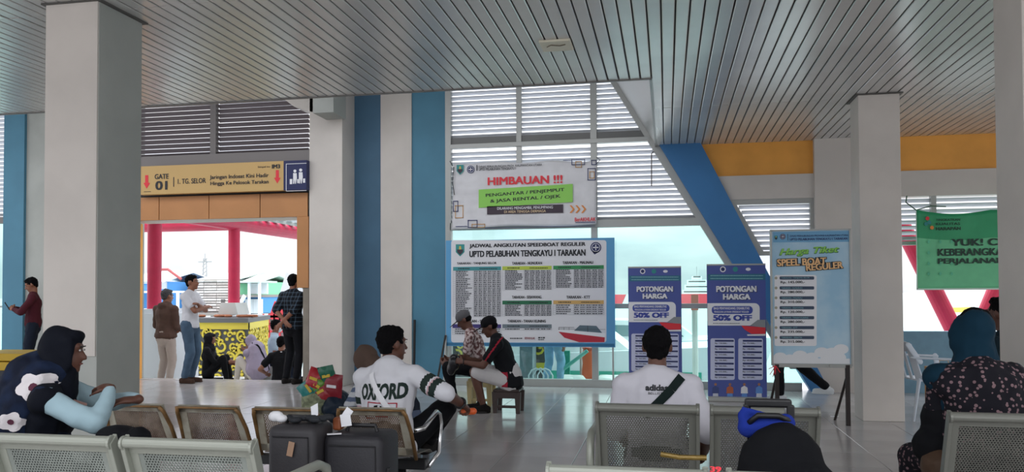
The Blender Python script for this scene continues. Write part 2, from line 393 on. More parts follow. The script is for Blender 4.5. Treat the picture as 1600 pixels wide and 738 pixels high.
# door 1: the gate: ochre cladding panels round the opening
d1 = thing('door_1', 'wide open gate framed by ochre cladding panels', 'gate', (-7, YW, 0), kind='structure')
YG = 11.1
XG = lambda px: at(px, 400, YG).x
ZG = lambda py, px: at(px, py, YG).z
pz0, pz1 = ZG(345, 217), ZG(309, 217)
pxs = [196, 248, 326, 406, 481]
for a, b in zip(pxs[:-1], pxs[1:]):
    M().box((XG(a)+.006, YG, pz0), (XG(b)-.006, YG+.05, pz1)).build('panel', clad, d1, bevel=.004)
M().box((XG(196), YG+.02, pz0+.005), (XG(482), YW+.08, pz1+.03)).build('lintel_core', dark_gap, d1)
M().box((XG(196), YG+.12, pz1), (XG(482), YG+.2, zt0)).build('infill', mat('dull_frame', '#7b7674', .5, .3), d1)
M().box((XG(196), YG+.03, pz0-.0), (XG(464), YW+.1, pz0+.01)).build('lintel_underside', paint, d1)
M().box((XG(464), YG-.005, ZG(450, 470)), (XG(482), YW+.08, pz0)).build('panel', clad, d1, bevel=.004)
M().box((XG(473), YG+.01, 0), (XG(482), YW+.08, ZG(450, 470))).build('jamb', mat('bare_jamb', '#8c8478', .7, var=.1), d1)
M().box((XG(170), YG, 0), (X(218), YW+.08, pz0)).build('jamb', orange, d1)
M().box((X(200), YW-.06, -.3), (X(482), YW+.17, 0.004)).build('threshold', tile_m, d1)
# window 3 and 4: right hand louvres and opening
w3 = thing('window_3', 'small louvred window beside the blue brace, behind the price board', 'window', (1.4, YW, 2), kind='structure')
zl0, zl1 = Z(392, 1262), Z(318, 1260)
M().box((br(zb0), YW-.04, zb0-.07), (X(1272), YW+.05, zb0)).build('frame', alu, w3)
M().box((X(1266), YW-.04, zl0), (X(1272), YW+.05, zb0-.07)).build('frame', alu, w3)
M().prism([(br(zl0), zl0), (br(zl0)+.1, zl0), (br(zb0)+.1, zb0-.07), (br(zb0), zb0-.07)], YW-.04, YW+.05).build('frame', alu, w3)
M().box((br(zl0), YW-.04, zl0-.06), (X(1272), YW+.05, zl0)).build('frame', alu, w3)
slats(w3, sl_w, zl0+.04, zb0-.1, lambda z: br(z)+.08, k(X(1266)))
w4 = thing('window_4', 'right hand window opening with louvres above the open sea view', 'window', (4, YW, 1), kind='structure')
z4 = Z(377, 1450)
M().box((X(1334), YW-.04, z4-.05), (9, YW+.05, z4)).build('frame', alu, w4)
M().box((X(1455), YW-.04, z4), (X(1463), YW+.05, Z(307, 1450))).build('frame', alu, w4)
slats(w4, sl_w, z4+.04, Z(307, 1450)-.02, k(X(1334)), k(X(1455))); slats(w4, sl_w, z4+.04, Z(307, 1450)-.02, k(X(1463)), k(9))
# window 5: far left edge
w5 = thing('window_5', 'narrow window with louvres at the far left edge', 'window', (-11, YW, 0), kind='structure')
zq = Z(345, 2)
M().box((X(-60), YW-.03, zq-.05), (X(8), YW+.05, zq+.06)).build('frame', mat('dull_frame', '#7b7674'), w5)
M().box((X(-60), YW-.03, 0), (X(8), YW+.05, .15)).build('frame', alu, w5)
M().box((X(-60), YW-.03, Z(478, 4)-.03), (X(8), YW+.05, Z(478, 4))).build('frame', alu, w5)
slats(w5, sl_w, zq+.1, 5.3, k(X(-60)), k(X(8)))
M().box((X(-60), YW, .15), (X(8), YW+.008, zq-.05)).build('pane', glassm, w5)
# side walls well out of frame, hall is open behind

# ---- ceiling fixture
t = thing('ceiling_light', 'flat white rectangular plate fixed to the ceiling strips', 'ceiling light', (-.9, 6.6, CZ))
M().box((-1.02, 6.47, CZ-.02), (-.76, 6.74, CZ)).build('housing', mat('yellowed_plastic', '#d9d4bf', .5), t, bevel=.004)
M().tube([(-.97, 6.6, CZ-.022), (-.93, 6.55, CZ-.024), (-.86, 6.58, CZ-.024), (-.81, 6.56, CZ-.022)], .004).build('wire', mat('wire_brown', '#6b6252'), t)

# ================================================================ OUTSIDE
o = M().box((-30, 11.75, -.5), (16, 14.4, -.25)).build('quay', concrete); tag(o, 'pale concrete quay outside the glass', 'quay', kind='structure')
sea = mat('sea_water', '#9fb2b0', .28, bump=.25, bscale=1.2, spec=.5)
o = M().box((-900, 14.0, -2.6), (1200, 2600, -2.2)).build('sea', sea); tag(o, 'calm grey green sea reaching to the horizon', 'sea', kind='structure')

# red columns on white bases and the red beam above
CX = -9.4
def redcol(y, zbase, lb, base):
    t = thing('red_column', lb, 'column', (CX, y, zbase))
    M().cap((CX, y, zbase), (CX, y, 3.0), .125, .125, n=24, flat=True).build('shaft', red_col, t, smooth=False)
    if base: M().prism([(CX-.24, zbase-.26), (CX+.24, zbase-.26), (CX+.17, zbase+.0), (CX-.17, zbase+.0)], y-.25, y+.25).build('plinth', concrete, t)
redcol(13.4, 1.1, 'nearer pink red column on a tall white block, left in gate', False)
redcol(16.2, 1.18, 'pink red column on the planter, middle of the gate view', True)
a_, b_ = X(200, 540, 13.2), X(271, 540, 13.2)
wh = mat('white_render', '#dcdfe4', .6)
t = thing('white_block', 'tall white block carrying the nearer red column', 'block', ((a_+b_)/2, 13.5, -.25))
M().box((a_, 13.1, -.25), (b_, 14.0, 1.02)).build('body', wh, t); M().box((a_+.02, 13.15, 1.02), (X(252, 483, 13.2), 13.95, 1.1)).build('ledge', wh, t)
o = M().tube([(CX, 11.8, 2.95), (CX, 21, 2.95)], .17, 16).build('red_beam', red_col); tag(o, 'long red beam under the canopy resting on red columns', 'beam')
o = M().tube([(CX, 16.2, 2.95), (CX-4, 16.2, 2.95)], .17, 16).build('red_beam', red_col); tag(o, 'short red cross beam going left from the middle column', 'beam')
cn = thing('canopy', 'slatted grey canopy roof outside above the quay', 'canopy', (-5, 14, 3.1))
for i in range(18):
    y = 12.3+i*.42; M().box((CX-.2, y, 3.12+.0), (-1.6, y+.28, 3.15)).build('roof_sheet', mat('canopy_sheet', '#c9cdd2', .5), cn)
for x in (-9, -7.6, -6.2, -4.8, -3.2, -1.8): M().box((x, 12.0, 3.04), (x+.06, 19.6, 3.12)).build('purlin', alu, cn)
# planter with carved ornament
dk_ = mat('planter_grey', '#57585c', .6); ye = mat('ornament_yellow', '#e8d24a', .5)
PY = 15.4
px0, px1 = X(296, 497, PY), X(388, 497, PY); PZ = at(350, 497, PY).z
pc = V((px1, PY, 0)); pe = V((at(418, 497, 17.6).x, 17.6, 0))
t = thing('planter', 'raised planter wall with yellow curling ornament outside the gate', 'planter', ((px0+px1)/2, PY, -1))
M().prism([(px0, PY), (px1, PY), (pe.x, pe.y), (px0, 18)], -2.2, PZ-.1, axis='z').build('body', dk_, t)
M().prism([(px0-.05, PY-.06), (px1+.03, PY-.06), (pe.x+.07, pe.y), (px0-.05, 18.1)], PZ-.1, PZ, axis='z').build('coping', mat('coping_grey', '#6c6d70', .6), t)
def curl(m, c, ax, r, a0, turns, w_, sgn=1, nrm=V((0,-1,0))):
    """flat spiral ribbon in the plane spanned by ax (horizontal) and z"""
    n = 11; P = []; 
    for i in range(n):
        s_ = i/(n-1); a = a0+sgn*turns*2*PI*s_; rr = r*(1-.78*s_); ww = w_*(1-.35*s_)
        for q in (rr+ww/2, rr-ww/2): P.append(V(c)+V(ax)*(q*math.cos(a))+V((0,0,1))*(q*math.sin(a)))
    vs_ = [p+nrm*.0 for p in P]+[p+nrm*.03 for p in P]; k2 = 2*n; fs = []
    for i in range(n-1):
        a, b, c2, d2 = 2*i, 2*i+1, 2*i+3, 2*i+2
        fs += [(k2+a, k2+b, k2+c2, k2+d2), (a, d2, k2+d2, k2+a), (b, k2+b, k2+c2, c2)]
    m.add(vs_, fs)
def ornament(m, org, ax, w_, zt, zb, nrm, seed):
    rnd = random.Random(seed); nc = max(1, round(w_/.26)); cw = w_/nc; r = 0; z = zt-cw*.5
    while z > zb+cw*.5:
        for i in range(nc):
            c = V(org)+V(ax)*(cw*(i+.5)+(cw*.3 if r % 2 and i < nc-1 else 0)); c.z = z
            sg = 1 if (i+r) % 2 else -1; kind = (i*2+r) % 3; c = c+nrm*(.003*rnd.random())
            if kind:
                curl(m, c, ax, cw*.5, rnd.choice((.3, 1.9, 3.4, 5.0)), .95, cw*.19, sg, nrm)
                curl(m, c+V((0, 0, cw*.3*sg)), ax, cw*.3, rnd.uniform(0, 6), .8, cw*.17, -sg, nrm)
            else:
                curl(m, c, ax, cw*.26, 0, .98, cw*.16, 1, nrm)
                for kk in range(5):
                    a = kk*2*PI/5+.3; p = c+V(ax)*(cw*.42*math.cos(a))+V((0,0,cw*.42*math.sin(a))); m.cap(p, p+nrm*.028, cw*.14, cw*.13, n=7, flat=True)
        z -= cw*.86; r += 1
m = M(); ornament(m, (px0, PY, 0), (1,0,0), px1-px0, PZ-.22, -1.2, V((0,-1,0)), 1)
m.box((px0, PY-.03, PZ-.24), (px1, PY, PZ-.1))
ax2 = (pe-pc).normalized(); n2 = V((ax2.y, -ax2.x, 0))
ornament(m, pc, ax2, (pe-pc).length, PZ-.22, -1.2, n2, 2)
m.add([pc+V((0,0,PZ-.24))+n2*.03, pe+V((0,0,PZ-.24))+n2*.03, pe+V((0,0,PZ-.1))+n2*.03, pc+V((0,0,PZ-.1))+n2*.03], [(0,1,2,3)])
m.build('carved_ornament', ye, t)['kind'] = 'stuff'
m = M()
for k_ in range(14):
    c = V((CX+random.uniform(-.55, .75), 15.75+random.uniform(-.1, .2), PZ+.03)); m.ell(c, (.1, .06, .035), n=7, m=5)
m.build('rubble', mat('rubble_brown', '#a4684a', .9), t)

# houses on stilts across the water
def house(x0, x1, y, zb, zt, wallm, label, roofm, zr, dep=6, stilts=True, over=.15):
    t = thing('stilt_house', label, 'house', ((x0+x1)/2, y+dep/2, zb))
    M().box((x0, y, zb), (x1, y+dep, zt)).build('wall', wallm, t)
    M().prism([(y-over, zt-.1), (y+dep/2, zr), (y+dep+over, zt-.1), (y+dep/2, zr-.12)], x0-over, x1+over, axis='x').build('roof', roofm, t)
    if stilts:
        for i in range(5):
            x = x0+(x1-x0)*i/4; M().box((x-.09, y+.1, -2.6), (x+.09, y+.3, zb)).build('stilt', mat('old_timber', '#8d8580', .8), t)
    M().box((x0-.05, y-1, zb-.15), (x1+.05, y+dep, zb)).build('deck', mat('old_timber', '#8d8580'), t)
    return t
HY = 42.0
hx = lambda px, Y=HY: at(px, 450, Y).x
hz = lambda py, px=330, Y=HY: at(px, py, Y).z
roofw = mat('pale_roof', '#c9cdd0', .7); roofg = mat('pale_green_roof', '#b8c4bd', .7)
hb = mat('house_blue', '#4d8fd0', .7); hg = mat('house_green', '#7fc79c', .7)
t = house(hx(225), hx(283), 40, hz(490, 260, 40), hz(440, 260, 40), hb, 'bright blue house with white roof behind the brown jacket', mat('white_roof', '#e6e8ea', .6), hz(421, 260, 40))
M().box((hx(252, 40), 39.9, hz(452, 260, 40)), (hx(261, 40), 40, hz(441, 260, 40))).build('window', mat('window_grey', '#9fa8ae'), t)
M().box((hx(225, 40)-.3, 38.6, hz(458, 260, 40)), (hx(283, 40)+.3, 39.9, hz(455, 260, 40))).build('porch_roof', mat('white_roof', '#e6e8ea'), t)
for p_ in (240, 262, 277): M().box((hx(p_, 38.8), 38.7, hz(490, 260, 40)), (hx(p_, 38.8)+.12, 38.82, hz(457, 260, 40))).build('porch_post', wh, t)
M().tube([(hx(238, 39.4), 39.4, hz(422, 260, 40)), (hx(262, 39.4), 39.4, hz(422, 260, 40)), (hx(283, 39.4), 39.4, hz(437, 260, 40))], .08).build('roof_edge', mat('rust_red', '#a04a4a'), t)
t = house(hx(300), hx(360), HY, hz(489), hz(437), mat('plank_backing', '#8f8a85', .8), 'weathered grey plank house with pale roof across the water', roofg, hz(424), dep=7)
zz0, zz1 = hz(487), hz(438)
pl_m = [mat('plank_a', '#cfc8c2', .8, var=.1), mat('plank_b', '#bdb4ae', .8, var=.1), mat('plank_c', '#ddd8d4', .8, var=.1)]
for r_ in range(12):
    h_ = (zz1-zz0)/12; xx = hx(300)
    for s_ in range(3):
        l_ = (hx(360)-hx(300))/3
        M().box((xx, HY-.06-random.uniform(0, .04), zz0+r_*h_+.03), (xx+l_-.03, HY, zz0+(r_+1)*h_-.02), rot=Matrix.Rotation(random.uniform(-.006, .006), 3, 'Y')).build('plank', random.choice(pl_m), t); xx += l_
M().box((hx(347), HY-.12, hz(478)), (hx(353), HY-.05, hz(468))).build('window', mat('window_dark', '#5a5452'), t)
t = house(hx(374), hx(400), HY, hz(461), hz(441), hg, 'green upper storey house with railing right of the red column', roofg, hz(428), stilts=False, dep=5)
M().box((hx(376), HY+.4, hz(490)), (hx(400), HY+5, hz(461))).build('lower_wall', hb, t)
M().box((hx(390), HY-.05, hz(460)), (hx(418), HY+.1, hz(441))).build('white_screen', mat('white_render', '#dcdfe4'), t)
for p_ in (401, 417): M().box((hx(p_), HY-1, hz(500)), (hx(p_)+.12, HY-.88, hz(441))).build('post', wh, t)
M().box((hx(374), HY-1.1, hz(443)), (hx(420), HY+1, hz(440))).build('porch_roof', roofg, t)
M().tube([(hx(383), HY-1, hz(487)), (hx(397), HY-1, hz(462))], .12).build('stair_rail', wh, t)
for p_ in (380, 393): M().box((hx(p_), HY-.1+.3, hz(490)), (hx(p_)+.5, HY+.4, hz(468))).build('door', wh, t)
t = house(hx(420, 50), hx(462, 50), 50, hz(482, 440, 50), hz(463, 440, 50), mat('turquoise_wall', '#6fb9b0', .7), 'low turquoise and yellow house with wide white roof', mat('white_roof', '#e6e8ea'), hz(440, 440, 50), dep=9)
M().box((hx(434, 50), 49.9, hz(480, 440, 50)), (hx(441, 50), 50, hz(466, 440, 50))).build('door', mat('house_yellow', '#d8c25e', .7), t)
M().box((hx(426, 50), 49.9, hz(478, 440, 50)), (hx(430, 50), 50, hz(466, 440, 50))).build('window', mat('window_dark', '#5a5452'), t)
# antenna mast
t = thing('antenna_mast', 'thin lattice mast on the skyline left of middle column', 'antenna', (hx(320, 90), 90, 0))
ax_ = hx(320, 90); zt_, zb_ = hz(404, 320, 90), 0
m = M()
for sx_ in (-.35, .35): m.tube([(ax_+sx_, 90, zb_), (ax_+sx_*.5, 90, zt_)], .07, 6)
for i in range(12): z_ = zb_+(zt_-zb_)*i/12; m.tube([(ax_-.35, 90, z_), (ax_+.3, 90, z_+.5)], .04, 5)
m.build('lattice', mat('mast_grey', '#9b9b9b'), t)
M().tube([(ax_-.9, 90, zt_-.4), (ax_+.9, 90, zt_-.4)], .08, 6).build('crossarm', mat('mast_grey', '#9b9b9b'), t)
M().tube([(ax_, 90, zt_-.4), (ax_, 90, zt_+.6)], .06, 6).build('rod', mat('mast_grey', '#9b9b9b'), t)

# ship far out and red hull
def ship(xc, y, label, L_, hull, sup, twin=False):
    t = thing('ship', label, 'ship', (xc, y, -2.2))
    M().prism([(-L_/2, 3.2), (L_/2, 3.2), (L_/2-1.5, -.2), (-L_/2+1, -.2)], -2.5, 2.5).xf(Matrix.Translation((xc, y, -2.2))).build('hull', hull, t)
    if sup:
        z = .8
        for i, (w_, h_) in enumerate(((9, 1.6), (7.5, 1.6), (6, 1.5), (3, 1.2))):
            mm_ = M().box((xc-w_/2, y-2, z), (xc+w_/2, y+2, z+h_-.1)); mm_.build('deck_house', mat('ship_white', '#e4e6e6', .5), t)
            M().box((xc-w_/2+.4, y-2.05, z+.7), (xc+w_/2-.4, y-2, z+1.1)).build('window_band', mat('window_dark', '#5a5452'), t); z += h_
        M().tube([(xc, y, z), (xc, y, z+3)], .12).build('mast', mat('mast_grey', '#9b9b9b'), t)
    return t
redh = mat('hull_red', '#d8434d', .6)
ship(at(1089, 470, 260).x, 260, 'distant red hulled ship with white decks seen between the banners', 16, redh, True)
ship(at(958, 468, 220).x, 220, 'red hulled vessel seen left of the first roll up banner', 7, redh, False)
o = M().box((at(1080,474,14.2).x, 14.15, 1.05), (at(1091,474,14.2).x, 14.3, 1.32)).build('pot', mat('terracotta', '#b4553a', .8)); tag(o, 'small terracotta coloured pot on the quay post', 'pot')
o = M().tube([(at(1085.5,470,14.2).x, 14.23, -.25), (at(1085.5,470,14.2).x, 14.23, 1.05)], .05).build('post', concrete); tag(o, 'slim concrete quay post under the terracotta pot', 'post')

# V shaped red columns beyond the right opening
def vcol(a, b, lb):
    t = thing('red_column', lb, 'column', a); M().tube([a, b], .12, 18).build('shaft', red_col, t); return t
vy = 12.6
vcol(at(1506, 548, vy), at(1408, 350, vy), 'left leg of the slanted red columns below green banner')
vcol(at(1517, 548, vy), at(1590, 375, vy), 'right leg of the slanted red columns below green banner')
t = thing('boat', 'tiny yellowish boat on the bright sea at right', 'boat', (at(1497, 459, 150).x, 150, -2.2))
bx = at(1497, 459, 150).x
M().prism([(bx-2, -1.4), (bx+2.3, -1.3), (bx+1.5, -2.2), (bx-1.4, -2.2)], 149.4, 150.6).build('hull', mat('boat_yellow', '#d9c45a'), t)
M().box((bx-1, 149.5, -1.4), (bx+.4, 150.4, -.7)).build('cabin', wh, t)

# quayside things behind the glass
t = thing('grey_pier_post', 'grey concrete pillar on the quay behind the timetable board', 'pillar', (X(824, 570, 13.4), 13.5, -.25))
M().box((X(812, 570, 13.4), 13.4, -.25), (X(832, 570, 13.4), 13.8, 1.6)).build('shaft', mat('wet_concrete', '#7d8a90', .8, var=.15), t)
for (pa, pb, lb) in ((706, 740, 'left ornamented yellow panel seen below the timetable board'), (832, 852, 'small ornamented yellow panel beside the grey quay pillar')):
    a, b = X(pa, 560, 13.8), X(pb, 560, 13.8); t = thing('ornament_panel', lb, 'panel', ((a+b)/2, 13.9, -.25))
    M().box((a, 13.85, -.25), (b, 14.0, .75)).build('panel_board', dk_, t)
    m = M(); ornament(m, (a, 13.85, 0), (1,0,0), b-a, .7, .15, V((0,-1,0)), 3); m.box((a, 13.82, .02), (b, 13.85, .14)); m.build('carved_ornament', ye, t)['kind'] = 'stuff'
t = thing('bike_rack', 'pale hooped metal rack on the quay behind glass', 'rack', (X(835, 585, 12.6), 12.6, -.25))
for i in range(3):
    xx = X(826+i*7, 585, 12.6); M().tube([(xx-.0, 12.6, -.25), (xx, 12.6, .05), (xx+.05, 12.6, .13), (xx+.12, 12.6, .16), (xx+.19, 12.6, .13), (xx+.24, 12.6, .05), (xx+.24, 12.6, -.25)], .012).build('hoop', wh, t)
tealm = mat('teal_board', '#2f9c86', .6)
o = M().box((X(874, 565, 13.9), 13.9, -.25), (X(890, 565, 13.9), 14.0, .35)).build('teal_crate', tealm); tag(o, 'teal green box on the quay behind glass', 'box')
o = M().box((X(901, 550, 13.9), 13.9, .55), (X(913, 550, 13.9), 13.95, .95)).build('sign_board', tealm); tag(o, 'small green notice board above the quay', 'sign')
o = M().tube([(X(907,550,13.92), 13.97, -.25), (X(907,550,13.92), 13.97, .9)], .02).build('post', alu); tag(o, 'thin post holding the small green notice board', 'post')
o = M().tube([(X(872, 575, 13.0), 13.0, .05), (X(918, 546, 13.0), 13.0, .42)], .03, 10).build('gangway_rail', mat('teal_pipe', '#5fae9f', .5)); tag(o, 'teal handrail slanting up the gangway behind glass', 'handrail')
t = thing('barrel', 'orange barrel on the quay near the mullion', 'barrel', (X(923, 560, 13.6), 13.7, -.25))
bx = X(922, 560, 13.7)
M().lathe([(.13, -.25), (.145, 0), (.13, .15), (.145, .3), (.12, .4)], (bx, 13.7, 0)).build('drum', mat('barrel_orange', '#e8663a', .5), t, smooth=True)
M().lathe([(.135, .4), (.135, .43), (.05, .44)], (bx, 13.7, 0)).build('lid', mat('barrel_lid', '#c9522f', .5), t)
def speedboat(xc, y, L_, lb, s=1):
    t = thing('speedboat', lb, 'boat', (xc, y, -1.5))
    M().prism([(-L_/2, .75), (L_/2, 1.0), (L_/2-.6, -.6), (-L_/2, -.6)], -1, 1).xf(Matrix.Translation((xc, y, -.7))).build('hull', wh, t)
    M().prism([(-L_/2+.3, .75), (L_/2-1.6, .8), (L_/2-2.3, 1.35), (-L_/2+.3, 1.45)], -.8, .8).xf(Matrix.Translation((xc, y, -.7))).build('cabin', mat('ship_white', '#e4e6e6'), t)
    M().prism([(-L_/2+.6, 1.0), (L_/2-2.1, 1.0), (L_/2-2.4, 1.25), (-L_/2+.6, 1.3)], -.83, -.8).xf(Matrix.Translation((xc, y, -.7))).build('windows', mat('boat_windows', '#5d7d80', .2), t)
    M().box((xc-L_/2, y-1.02, -.4), (xc+L_/2-.35, y-.99, -.2)).build('stripe', tealm, t)
speedboat(at(930, 575, 17).x, 17, 5, 'white speedboat moored behind the barrel')
speedboat(at(1010, 560, 20).x, 20.5, 6, 'white speedboat farther out with teal stripe')
for i, (pxx, pyy, lb) in enumerate(((893, 592, 'pile of pale tarpaulin on the quay behind the glass'), (955, 588, 'second pale tarpaulin heap right of the mullion'))):
    c = at(pxx, pyy, 13.2); m = M()
    for q in range(7): m.ell((c.x+random.uniform(-.2, .2), 13.35+random.uniform(-.2, .2), -.22), (.2, .16, .12+random.random()*.12), n=9, m=6)
    o = m.build('tarpaulin', mat('pale_tarp', '#e2e2dc', .8), smooth=True); tag(o, lb, 'tarpaulin')
t = thing('awning', 'white pitched awning with red mark behind the checked shirt', 'awning', (at(432, 500, 20).x, 20, -1))
a = at(417, 545, 20); b = at(447, 425, 20)
M().prism([(a.x-.1, a.z), (b.x, b.z), (b.x+2.5, b.z-2.4), (b.x+2.4, a.z)], 20, 20.06).build('sheet', wh, t)
c = at(428, 487, 19.9); M().prism([(c.x-.18, c.z-.2), (c.x, c.z+.28), (c.x+.3, c.z+.1), (c.x+.24, c.z-.25)], 19.93, 19.97).build('red_mark', redh, t)
m = M(); c = at(425, 520, 19.9)
for i in range(5): m.box((c.x-.3, 19.93, c.z-.4+i*.2), (c.x+.4, 19.96, c.z-.34+i*.2)); m.box((c.x-.3+i*.16, 19.93, c.z-.4), (c.x-.25+i*.16, 19.96, c.z+.5))
m.build('lattice', redh, t)
M().box((a.x+.1, 20.1, -2.5), (a.x+.2, 20.2, a.z+.3)).build('post', alu, t)
TS_ = bpy.data.scenes.new('workshop'); VL_ = TS_.view_layers[0]      # empty scratch scene, removed at the end
# ================================================================ SIGNS AND PRINTED BOARDS
TXT = {}; NC = {}
def text_geo(s, bold, shear):
    k_ = (s, bold, shear)
    if k_ not in TXT:
        cu_ = bpy.data.curves.new('t', 'FONT'); cu_.body = s; cu_.offset = 0 if bold < .1 else .045; cu_.shear = shear; cu_.resolution_u = 3
        ob = bpy.data.objects.new('t', cu_); TS_.collection.objects.link(ob)
        VL_.update(); dg = VL_.depsgraph; me = bpy.data.meshes.new_from_object(ob.evaluated_get(dg))
        v0 = [v.co.copy() for v in me.vertices]; f0 = [list(p.vertices) for p in me.polygons]; vv, ff = [], []
        for q_, (dx, dy) in enumerate(((0, 0),) if bold <= 0 else ((-bold, -bold*.4), (bold, -bold*.4), (-bold, bold*.4), (bold, bold*.4))):      # heavier strokes
            ff += [[i+len(vv) for i in f] for f in f0]; vv += [v+V((dx, dy, .00022*q_)) for v in v0]
        TXT[k_] = (vv, ff); NC[k_] = len(f0)
        TS_.collection.objects.unlink(ob)
    return TXT[k_]
def pm(name, col, rough=.55): return mat(name, col, rough)
ink = pm('print_black', '#1b1d24'); pwhite = pm('print_white', '#e9e9ec'); pnavy = pm('print_navy', '#1f2a63')
pblue = pm('print_blue', '#4f9fd0'); pred = pm('print_red', '#e0303c'); pgreen = pm('print_green', '#1e7d52'); pgrey = pm('print_grey', '#8e9296')
class Board:
    """flat printed face standing in a plane parallel to the back wall; all measures given where the board stands"""
    def __init__(s, parent, Y): s.p = parent; s.Y = Y; s.l = 0
    def P(s, px, py): return at(px, py, s.Y)
    def box(s, x0, y0, x1, y1):
        c = s.P((x0+x1)/2, (y0+y1)/2); a = s.P(x0, (y0+y1)/2).x; b = s.P(x1, (y0+y1)/2).x
        return a, s.P((x0+x1)/2, y1).z, b, s.P((x0+x1)/2, y0).z
    def rect(s, name, m_, rs, lay, th=.0012):
        m = M()
        for r in rs:
            a, b, c, d = s.box(*r); m.box((a, s.Y-lay*.0015-th, b), (c, s.Y-lay*.0015, d))
        return m.build(name, m_, s.p)
    def poly(s, name, m_, pts, lay):
        m = M(); P = [s.P(*p) for p in pts]; m.prism([(p.x, p.z) for p in P], s.Y-lay*.0015-.0012, s.Y-lay*.0015); return m.build(name, m_, s.p)
    def polys(s, name, m_, lst, lay):
        m = M()
        for pts in lst:
            P = [s.P(*p) for p in pts]; m.prism([(p.x, p.z) for p in P], s.Y-lay*.0015-.0012, s.Y-lay*.0015); lay += .25
        return m.build(name, m_, s.p)
    def rrect(s, name, m_, r, rad, lay):
        x0, y0, x1, y1 = r; pts = []
        for cx, cy, a0 in ((x1-rad, y0+rad, -90), (x1-rad, y1-rad, 0), (x0+rad, y1-rad, 90), (x0+rad, y0+rad, 180)):
            for q in range(5): a = math.radians(a0+q*22.5); pts.append((cx+rad*math.cos(a), cy+rad*math.sin(a)))
        return s.poly(name, m_, pts, lay)
    def disc(s, name, m_, cx, cy, r, lay, ry=None):
        return s.poly(name, m_, [(cx+r*math.cos(a), cy+(ry or r)*math.sin(a)) for a in [q*PI/10 for q in range(20)]], lay)
    def text(s, st, x0, y0, x1, y1, m_, lay=3, bold=.0, shear=0, rot=0, name='lettering'):
        vs_, fs = text_geo(st, bold, shear); ax, az, bx_, bz = s.box(x0, y0, x1, y1)
        mx0 = min(v.x for v in vs_); mx1 = max(v.x for v in vs_); my0 = min(v.y for v in vs_); my1 = max(v.y for v in vs_)
        m = M(); c = math.cos(rot); q = math.sin(rot); cx, cz = (ax+bx_)/2, (az+bz)/2; out = []
        for v in vs_:
            u = (v.x-mx0)/(mx1-mx0)*(bx_-ax)+ax-cx; t_ = (v.y-my0)/(my1-my0)*(bz-az)+az-cz
            out.append(V((cx+u*c-t_*q, s.Y-lay*.0015-.0012-v.z, cz+u*q+t_*c)))
        m.add(out, fs); return m.build(name, m_, s.p)
    def scribble(s, m_, rows, lay=3, name='small_print'):
        """rows too small to read in the photo: short dashes in the place of words"""
        rnd = random.Random(len(rows)*7+int(rows[0][0])); R = []
        for x0, x1, y, h in rows:
            x = x0
            while x < x1-.5:
                w_ = min(rnd.uniform(1.2, 4)*h/1.4, x1-x); R.append((x, y-h/2, x+w_, y+h/2)); x += w_+h*.45
        o = s.rect(name, m_, R, lay); o['kind'] = 'stuff'; return o

# ---- gate sign
Y_ = 10.95
t = thing('gate_sign', 'yellow gate sign reading GATE 01 above the open gate', 'sign', (-7, Y_, 3), world=True)
B = Board(t, Y_-.0)
a, b, c, d = at(219, 283, Y_).x, at(331, 301, Y_).z, at(443, 276, Y_).x, at(331, 256, Y_).z
M().box((a, Y_, b), (c, Y_+.1, d)).build('sign_body', pm('sign_yellow', '#c7a468'), t)
M().box((a-.04, Y_-.003, b), (a, Y_+.1, d)).build('end_strip', pnavy, t)
e = at(479, 276, Y_).x
M().box((c+.003, Y_-.003, b+.0), (e, Y_+.1, d)).build('pictogram_field', pm('sign_navy', '#171f52'), t)
B.l = 1
B.text('GATE', 242, 272, 264, 280, ink, bold=.03); B.text('01', 243, 283, 262, 297, ink, bold=.035)
B.rect('divider', ink, [(271, 277, 272.2, 292)], 2)
B.text('1. TG. SELOR', 278, 279, 322, 287, ink, bold=.02)
B.text('Jaringan Indosat Kini Hadir', 328, 272.5, 420, 280.5, ink, bold=.022); B.text('Hingga Ke Pelosok Tarakan', 329, 282.5, 420, 290, ink, bold=.022)
B.text('Simpel itu', 403, 259.5, 422, 263, ink, bold=.01); B.text('IM3', 425, 257, 438, 263.5, ink, bold=.05)
for cx, cy in ((229.5, 285), (433.5, 277)):
    B.poly('arrow', pred, [(cx-2.4, cy-11), (cx+2.4, cy-11), (cx+2.4, cy+1), (cx+5.2, cy+1), (cx, cy+10), (cx-5.2, cy+1), (cx-2.4, cy+1)], 2)
B.rect('small_print', ink, [(225, 303-3.6, 236, 303-2.8)], 2)
fr = [(447, 255.5, 479, 256.3), (447, 298, 479, 298.8), (447, 256, 447.9, 298)]
B.rect('pictogram_border', pwhite, fr, 3)
def figure(cx, cy, s_, lay=3):
    B.disc('pictogram', pwhite, cx, cy-10*s_, 2.2*s_, lay)
    B.poly('pictogram', pwhite, [(cx-2.6*s_, cy-7*s_), (cx+2.6*s_, cy-7*s_), (cx+3*s_, cy), (cx+1.5*s_, cy+9*s_), (cx+.3*s_, cy+9*s_), (cx, cy+2*s_), (cx-1*s_, cy+9*s_), (cx-2.6*s_, cy+9*s_), (cx-2.6*s_, cy)], lay)
    B.rect('pictogram', pwhite, [(cx+3.4*s_, cy+2*s_, cx+6.4*s_, cy+8*s_)], lay)
figure(470, 277, 1.1)
figure(461, 278, 1.05); B.rect('pictogram', pwhite, [(453, 280, 457, 288)], 3)

# ---- hanging banner HIMBAUAN
Y_ = YW-.12
t = thing('hanging_banner', 'white banner with red HIMBAUAN heading tied to the window frame', 'banner', (-2, Y_, 2.4))
B = Board(t, Y_)
pb = mat('banner_cloth', '#d9d8da', .45, var=.05, vscale=4, bump=.35, bscale=5)
